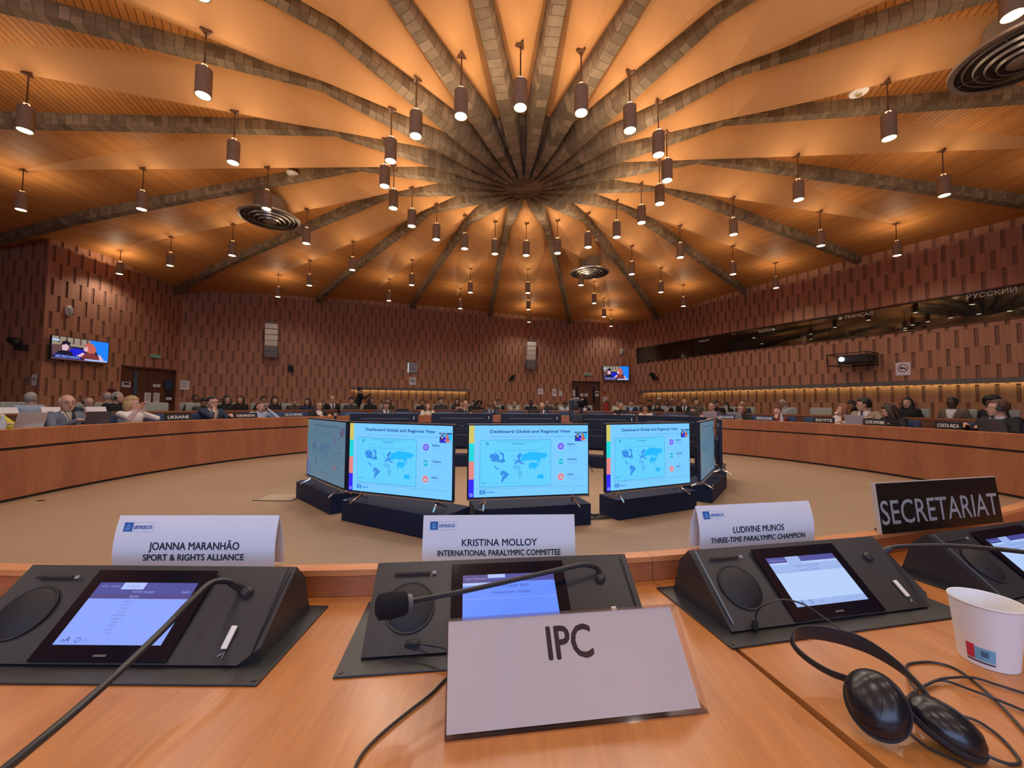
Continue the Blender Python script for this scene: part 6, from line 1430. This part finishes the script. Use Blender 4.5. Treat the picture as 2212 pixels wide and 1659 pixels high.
PEOPLE = [
 (-6.697, 5.671, 1.075, 1, 'bald person in blue-grey suit with glasses and dark lanyard at the left desk', dict(hair='fringe', hc='white', top='bluegrey', shirt='cream', extra='GTL', pose='turnRs')),
 (-6.616, 6.543, 1.065, 1, 'person with grey bob in a white blouse, hand raised to the mouth', dict(hair='bob', hc='blonde', top='white', pose='mouth', fem=1)),
 (-6.267, 7.875, 1.095, 1, 'person in navy jacket with glasses resting chin on hand, left desk', dict(hair='short', hc='black', top='navy', shirt='cream', extra='GL', pose='chinR')),
 (-5.871, 8.75, 1.01, 1, 'person in pale blue shirt touching the brow behind the Turkmenistan plate', dict(hair='short', hc='brown', top='lblue', pose='brow', fem=1, extra='')),
 (-5.119, 9.866, 1.03, 1, 'person with long light-brown hair, glasses and dark jacket beside the Slovénie plate', dict(hair='long', hc='brown', top='black', shirt='white', extra='G', fem=1, pose='desk')),
 (-3.839, 11.065, 1.04, 1, 'person with glasses in dark suit looking down at a laptop, far row', dict(hair='short', hc='dbrown', top='dgrey', shirt='white', extra='GT', pose='down')),
 (-2.798, 11.685, 1.02, 1, 'person with long brown hair in a cream top, far row', dict(hair='long', hc='brown', top='cream', fem=1, pose='desk')),
 (-1.746, 12.09, 1.085, 1, 'bald person in dark suit with hand at the mouth, far row', dict(hair='fringe', hc='dbrown', top='black', shirt='grey', skin='mid', extra='T', pose='chinR')),
 (-0.993, 12.266, 1.065, 1, 'bald dark-skinned person in dark suit with headphones, far row', dict(hair=None, top='navy', shirt='lblue', skin='brown', extra='HT', pose='chinL')),
 (0.592, 12.359, 1.05, 1, 'bald person with glasses in dark suit, middle of the far row', dict(hair='fringe', hc='dbrown', top='navy', shirt='white', extra='GT', pose='down')),
 (2.884, 11.827, 1.085, 1, 'person with tied black hair in a dark top, right of the tripod camera', dict(hair='bun', hc='black', top='black', skin='mid', fem=1, extra='L')),
 (3.505, 11.527, .99, 1, 'person with close dark hair in a white top, resting on an arm', dict(hair='bun', hc='black', top='cream', skin='tan', fem=1, pose='chinL')),
 (4.562, 10.816, .985, 1, 'person with short brown hair in a dark top with pale edging, low behind a laptop', dict(hair='wavy', hc='dbrown', top='brown', shirt='white', pose='down')),
 (4.91, 10.513, 1.09, 1, 'person with glasses in a pale pink collar behind the Finlande plate', dict(hair='short', hc='dbrown', top='brown', shirt='pink', extra='G', fem=1)),
 (5.392, 10.014, 1.03, 1, 'person with auburn hair and glasses in black, right of the Finlande plate', dict(hair='bob', hc='auburn', top='black', extra='G', fem=1)),
 (5.881, 9.385, .99, 1, 'person in a dark red head covering leaning on one hand by the Espagne plate', dict(hair='short', hc='maroon', top='maroon', pose='chinL', skin='pale', extra='')),
 (6.506, 8.272, 1.05, 1, 'auburn-haired person in a white shirt turned sideways by the Egypte plate', dict(hair='long', hc='auburn', top='white', pose='turnR', fem=1)),
 (6.644, 7.936, 1.15, 1, 'dark-haired person in beige jacket with glasses, turned and gesturing', dict(hair='wavy', hc='black', top='beige', shirt='white', extra='GT', pose='talk')),
 (6.788, 7.52, 1.045, 1, 'person with long dark curly hair bending over the desk', dict(hair='longwavy', hc='dbrown', top='black', pose='profdown', fem=1)),
 (7.07, 6.115, 1.11, 1, 'person in dark suit with glasses and headphones at the right edge, in profile', dict(hair='short', hc='brown', top='black', shirt='lblue', extra='GHT', pose='turnR')),
 (-8.879, 6.959, 1.14, 2, 'grey-haired person turned away on the second bench, furthest left', dict(hair='short', hc='grey', top='lblue', pose='away')),
 (-8.714, 7.747, 1.09, 2, 'bald person in navy with a pale headset looking down, second bench left', dict(hair='fringe', hc='white', top='navy', shirt='white', extra='H', pose='lapdown')),
 (-9.436, 8.815, 1.19, 3, 'bald person in a white shirt seen from behind, left bench', dict(hair='fringe', hc='grey', top='white', pose='away')),
 (-8.582, 8.211, 1.18, 2, 'grey-haired person with black headphones and dark jacket, left bench', dict(hair='short', hc='grey', top='black', extra='H', pose='lapL')),
 (-8.029, 9.584, 1.17, 2, 'short-haired person in dark clothes, left of the pair by the left door', dict(hair='short', hc='black', top='black', pose='lap', skin='brown')),
 (-7.975, 9.75, 1.10, 2, 'person in dark clothes, right one of the pair by the left door', dict(hair='wavy', hc='black', top='dgrey', pose='lapdown', skin='tan')),
 (-7.70, 10.184, 1.15, 2, 'long-haired person in black beside the navy-jacket delegate, looking ahead', dict(hair='long', hc='black', top='black', pose='lap', fem=1, skin='mid')),
 (-7.52, 10.45, 1.16, 2, 'long-haired person in black seen in profile on the left bench', dict(hair='long', hc='dbrown', top='black', pose='lapR', fem=1)),
 (-7.797, 11.801, 1.16, 3, 'dark-haired person half hidden behind the pale blue shirt, left', dict(hair='wavy', hc='black', top='black', pose='lap', skin='tan')),
 (-7.60, 12.05, 1.19, 3, 'dark-haired person half hidden at the back bench, left', dict(hair='short', hc='black', top='dgrey', pose='lapR', skin='mid')),
 (-7.044, 11.141, 1.14, 2, 'person with long dark wavy hair in black on the bench near the Slovénie plate', dict(hair='longwavy', hc='dbrown', top='black', pose='lap', fem=1)),
 (-6.714, 11.54, 1.13, 2, 'person with patterned headwrap and reddish face on the rear bench', dict(hair='short', hc='auburn', top='brown', pose='lapdown', fem=1)),
 (-6.455, 11.822, 1.12, 2, 'person in navy leaning sideways with face in profile on the rear bench', dict(hair='long', hc='black', top='navy', pose='lapR', skin='mid')),
 (-5.955, 12.308, 1.20, 2, 'bald person with glasses in dark suit and white shirt on the rear bench', dict(hair='fringe', hc='brown', top='black', shirt='white', extra='GT', pose='lap')),
 (-5.511, 12.683, 1.15, 2, 'young person with dark fringe low behind the bench, before the standing figure', dict(hair='wavy', hc='black', top='dgrey', pose='lap', skin='mid')),
 (-5.752, 13.754, 1.555, 4, 'standing person in dark clothes leaning over at the lit niche', dict(hair='bun', hc='black', top='black', pose='stand', skin='mid', face=-1.2)),
 (-5.021, 13.045, 1.17, 2, 'person with long black hair in black under the lit niche', dict(hair='long', hc='black', top='black', pose='lapL', fem=1, skin='tan')),
 (-4.528, 13.362, 1.15, 2, 'brown-haired person half hidden behind the delegate in glasses looking down', dict(hair='long', hc='brown', top='brown', pose='lapR', fem=1)),
 (-3.5, 13.893, 1.13, 2, 'dark-haired person half hidden left of the delegate in the cream top', dict(hair='short', hc='black', top='black', pose='lapR', skin='tan')),
 (-2.915, 14.126, 1.18, 2, 'bearded person with dark hair in dark clothes under the lit niche', dict(hair='wavy', hc='black', top='dgrey', pose='lap')),
 (-2.54, 15.295, 1.17, 3, 'person with long dark hair at the right end of the lit niche', dict(hair='long', hc='black', top='dgrey', pose='lap', fem=1)),
 (-2.238, 14.341, 1.10, 2, 'person in a peach top leaning forward beside the bald far-row delegate', dict(hair='short', hc='brown', top='peach', pose='lapL', fem=1)),
 (-1.801, 14.45, 1.11, 2, 'dark-haired person in black right of the lit niche', dict(hair='long', hc='black', top='black', pose='lapR', fem=1, skin='mid')),
 (-1.592, 14.56, 1.09, 2, 'person with a round afro in black on the far bench', dict(hair='afro', hc='black', top='black', pose='lap', fem=1, skin='brown')),
 (-1.022, 14.588, 1.10, 2, 'blonde person with a headset on the far bench beside the bald delegate', dict(hair='short', hc='blonde', top='brown', extra='H', pose='lap', fem=1)),
 (-0.949, 15.605, 1.16, 3, 'person with dark curls half hidden on the far bench', dict(hair='wavy', hc='black', top='black', pose='lap', skin='mid')),
 (-0.32, 14.655, 1.10, 2, 'blonde person in a cream blazer looking down on the far bench', dict(hair='bun', hc='blonde', top='cream', shirt='grey', pose='lapdown', fem=1)),
 (0.296, 14.67, 1.14, 2, 'dark-skinned person in black under the far loudspeaker', dict(hair='short', hc='black', top='black', pose='lap', skin='dark')),
 (0.886, 14.644, 1.16, 2, 'person with short hair and headset behind the middle bald delegate', dict(hair='short', hc='auburn', top='dgrey', pose='lap', extra='G')),
 (1.204, 14.615, 1.06, 2, 'small-looking person low behind the far bench', dict(hair='short', hc='black', top='brown', pose='lapdown', skin='tan')),
 (1.536, 14.573, 1.12, 2, 'person in a pale shirt with headphones, left of the tripod camera', dict(hair='short', hc='black', top='white', shirt='lblue', extra='H', pose='lapdown', skin='brown')),
 (2.235, 14.442, 1.10, 2, 'person in black and white with long dark hair behind the tripod camera', dict(hair='long', hc='black', top='black', shirt='white', pose='lap', fem=1)),
 (3.34, 14.118, 1.15, 2, 'person in a cream shirt partly behind the tied-hair delegate', dict(hair='short', hc='black', top='cream', pose='lap', skin='mid')),
 (3.748, 13.958, 1.15, 2, 'person with light brown hair and blue shirt in the far right corner', dict(hair='wavy', hc='brown', top='navy', shirt='lblue', pose='lap')),
 (4.05, 13.877, 1.11, 2, 'dark-haired person bowed down in the far right corner', dict(hair='short', hc='black', top='dgrey', pose='lapdown', skin='mid')),
 (4.626, 14.659, 1.20, 3, 'person with dark hair looking down at the start of the right lit niche', dict(hair='short', hc='black', top='black', pose='lapdown', skin='tan')),
 (4.898, 14.524, 1.26, 3, 'person in a white cap at the back of the right corner, left one', dict(hair='cap', hc='white', top='bluegrey', pose='lap', skin='tan')),
 (4.54, 13.582, 1.09, 2, 'person with long dark hair bowed over a telephone, right corner', dict(hair='long', hc='black', top='black', pose='lapdown', fem=1, skin='mid')),
 (4.791, 13.443, 1.15, 2, 'dark-skinned person with short hair and pale top, right corner', dict(hair='short', hc='black', top='black', shirt='pink', pose='lap', fem=1, skin='brown')),
 (5.281, 14.314, 1.22, 3, 'person in a pale cap at the back of the right corner, right one', dict(hair='cap', hc='grey', top='dgrey', pose='lap', skin='tan')),
 (5.268, 13.149, 1.21, 2, 'bald person looking down in a dark suit and tie, right corner bench', dict(hair=None, top='black', shirt='white', extra='T', pose='lapdown', skin='mid')),
 (5.532, 12.967, 1.22, 2, 'bearded person in a brown-grey jacket seen in profile, right corner bench', dict(hair='wavy', hc='dbrown', top='taupe', pose='lapL')),
 (6.024, 12.592, 1.17, 2, 'person in black behind the pink-collared delegate', dict(hair='short', hc='black', top='black', pose='lapdown', skin='mid')),
 (6.232, 12.416, 1.12, 2, 'person with long dark fringe in black, right bench', dict(hair='long', hc='black', top='black', pose='lapdown', fem=1)),
 (6.56, 12.118, 1.17, 2, 'person with grey-brown hair behind the auburn-haired delegate in glasses', dict(hair='bun', hc='brown', top='dgrey', pose='lap', fem=1)),
 (7.258, 11.371, 1.17, 2, 'person with grey headscarf and pale patterned top on the right bench', dict(hair='scarf', hc='grey', top='wgrey', pose='lap', fem=1, skin='tan')),
 (8.15, 10.1, 1.16, 2, 'person with dark hair and a thin headset behind the beige jacket', dict(hair='long', hc='black', top='black', extra='H', pose='lapdown', fem=1, skin='tan')),
 (8.618, 9.182, 1.20, 2, 'person with long dark hair in black leaning back on the right bench', dict(hair='long', hc='black', top='black', pose='lap', fem=1)),
 (8.884, 8.507, 1.20, 2, 'dark-skinned person in taupe jacket and white shirt with glasses, right bench', dict(hair='short', hc='black', top='taupe', shirt='white', extra='G', pose='lap', skin='dark')),
 (9.055, 7.966, 1.19, 2, 'person with a large dark afro in black, right bench near the edge', dict(hair='afro', hc='black', top='black', pose='lap', fem=1, skin='dark')),
]
BACK = {24: 1.09, 56: 1.06, 55: 1.0, 61: 1.07, 17: 1.055, 29: 1.06, 63: 1.06, 59: 1.05, 45: 1.03, 41: 1.05, 37: 1.03, 49: 1.04, 58: 1.05, 53: 1.04, 27: 1.05, 54: 1.07}      # set back along the row so that neighbours keep clear
PEOPLE = [((x * BACK.get(k, 1), y * BACK.get(k, 1), 1.12 + (hz - 1.12) * BACK.get(k, 1)) + tuple(r)) for k, (x, y, hz, *r) in enumerate(PEOPLE)]
for x, y, hz, row, desc, kw in PEOPLE:
    person(desc, x, y, hz, base={1: 0, 2: .15, 3: .15, 4: .15}[row], group=ROW1 if row == 1 else ROW2, **kw)
person('person in a yellow top cut by the left photo edge', -6.62, 4.72, 1.06, pose='desk', hair='short', hc='dbrown', top='yellow', group=ROW1)
for u, z, desc, kw in ((5.9, 3.16, 'interpreter with long dark hair behind the booth window, furthest left', dict(hair='long', hc='black', top='white', fem=1)), (6.97, 3.22, 'interpreter with short dark hair and headset behind the booth window', dict(hair='short', hc='black', top='white', extra='H')),
                       (8.22, 3.22, 'blonde interpreter in a pale top behind the booth window', dict(hair='long', hc='blonde', top='peach', fem=1, pose='down')), (9.27, 3.17, 'interpreter with headset furthest right behind the booth window', dict(hair='short', hc='brown', top='lblue', extra='H'))):
    p = MR @ Vector((u, 0, -.60)); person(desc, p.x, p.y, z, base=2.09, group='interpreters in the booths', **kw)

# ------------------------------------------------------------------ chairs
def make_chair(fab):
    root = thing('conference_chair', '', 'chair')
    mb = MB(); mb.box((0, -.225, .70), (.50, .07, .46), 0, Matrix.Translation((0, 0, 0)) @ Matrix.Rotation(.0, 4, 'X'), .03); mb.build('backrest', fab, root, smooth=True)
    mb = MB(); mb.box((0, .02, .385), (.50, .46, .08), 0, None, .025); mb.build('seat', fab, root, smooth=True)
    for s in (-1, 1):
        mb = MB(); mb.tube([(s * .27, -.16, .40), (s * .285, -.14, .60), (s * .285, .12, .61)], .016, 8); mb.build('armrest', M_BLACK, root, smooth=True)
    mb = MB(); mb.tube([(0, 0, .08), (0, 0, .35)], .03, 12); mb.build('column', M_STEEL, root, smooth=True)
    mb = MB(); mb.lathe([(0, 0), (.24, 0), (.24, .015), (.05, .05), (.0, .08)], 24); mb.build('base', M_STEEL, root, smooth=True)
    return root
protos = {1: make_chair(M_BLUEFAB), 2: make_chair(M_GREYFAB)}; used = {1: False, 2: False}
def put_chair(row, p, base, label, group, face):
    o = protos[row] if not used[row] else copy_tree(protos[row]); used[row] = True
    o.location = (p.x, p.y, base); o.rotation_euler = (0, 0, face); o.scale = (1, 1, .945 if row == 1 else 1.0); o['label'] = label; o['group'] = group
for row, R, base, rng, gap in ((1, 6.90, 0, (-96, 92), 5.6), (2, 9.22, .15, (-95, 84), 4.7)):
    occ = []
    for x, y, hz, rw, desc, kw in PEOPLE:
        if (rw == 1) == (row == 1) and rw != 4:
            d = Vector((x, y)) - CEN; th = math.degrees(math.atan2(d.x, d.y)); occ.append((th, d.length, desc, rw))
    if row == 1: occ.append((-97.0, 6.9, 'person in a yellow top', 1))
    occ.sort()
    g = 'blue chairs at the ring desk' if row == 1 else 'grey-green chairs of the second bench'; col = 'blue' if row == 1 else 'grey-green'
    last = None; placed = []
    for th, r, desc, rw in occ:
        if any(abs(th - q) < (3.4 if row == 1 else 2.6) and abs(r - rr) < .5 for q, rr in placed): continue
        p = ring_pt(math.radians(th), r + .02); d = CEN - p
        w = desc.split(); put_chair(row, p, base, '%s chair under the %s' % (col, ' '.join(w[:11])), g, math.atan2(-d.x, d.y)); placed.append((th, r))
    ths = sorted([q for q, rr in placed if abs(rr - R) < .6])
    prev = rng[0] - gap; fills = []
    for q in ths + [rng[1] + gap]:
        n = int((q - prev) / gap + .15) - 1
        for k in range(max(0, n)): fills.append(prev + (q - prev) * (k + 1) / (n + 1))
        prev = q
    for n, th in enumerate(fills):
        p = ring_pt(math.radians(th), R + .02)
        if row == 2 and (in_room(p) - p).length > 0: continue
        if row == 2 and -12 < 0 and 14.2 < th < 18.5: continue
        near = min(occ, key=lambda o: abs(o[0] - th)); side = 'left' if th < near[0] else 'right'
        nth = sum(1 for q in fills[:n] if min(occ, key=lambda o: abs(o[0] - q)) is near and (q < near[0]) == (th < near[0]))
        d = CEN - p; put_chair(row, p, base, 'empty %s chair%s %s of the %s' % (col, ['', ', second', ', third', ', fourth', ', fifth', ', sixth'][min(nth, 5)], side, ' '.join(near[2].split()[:9])), g, math.atan2(-d.x, d.y))
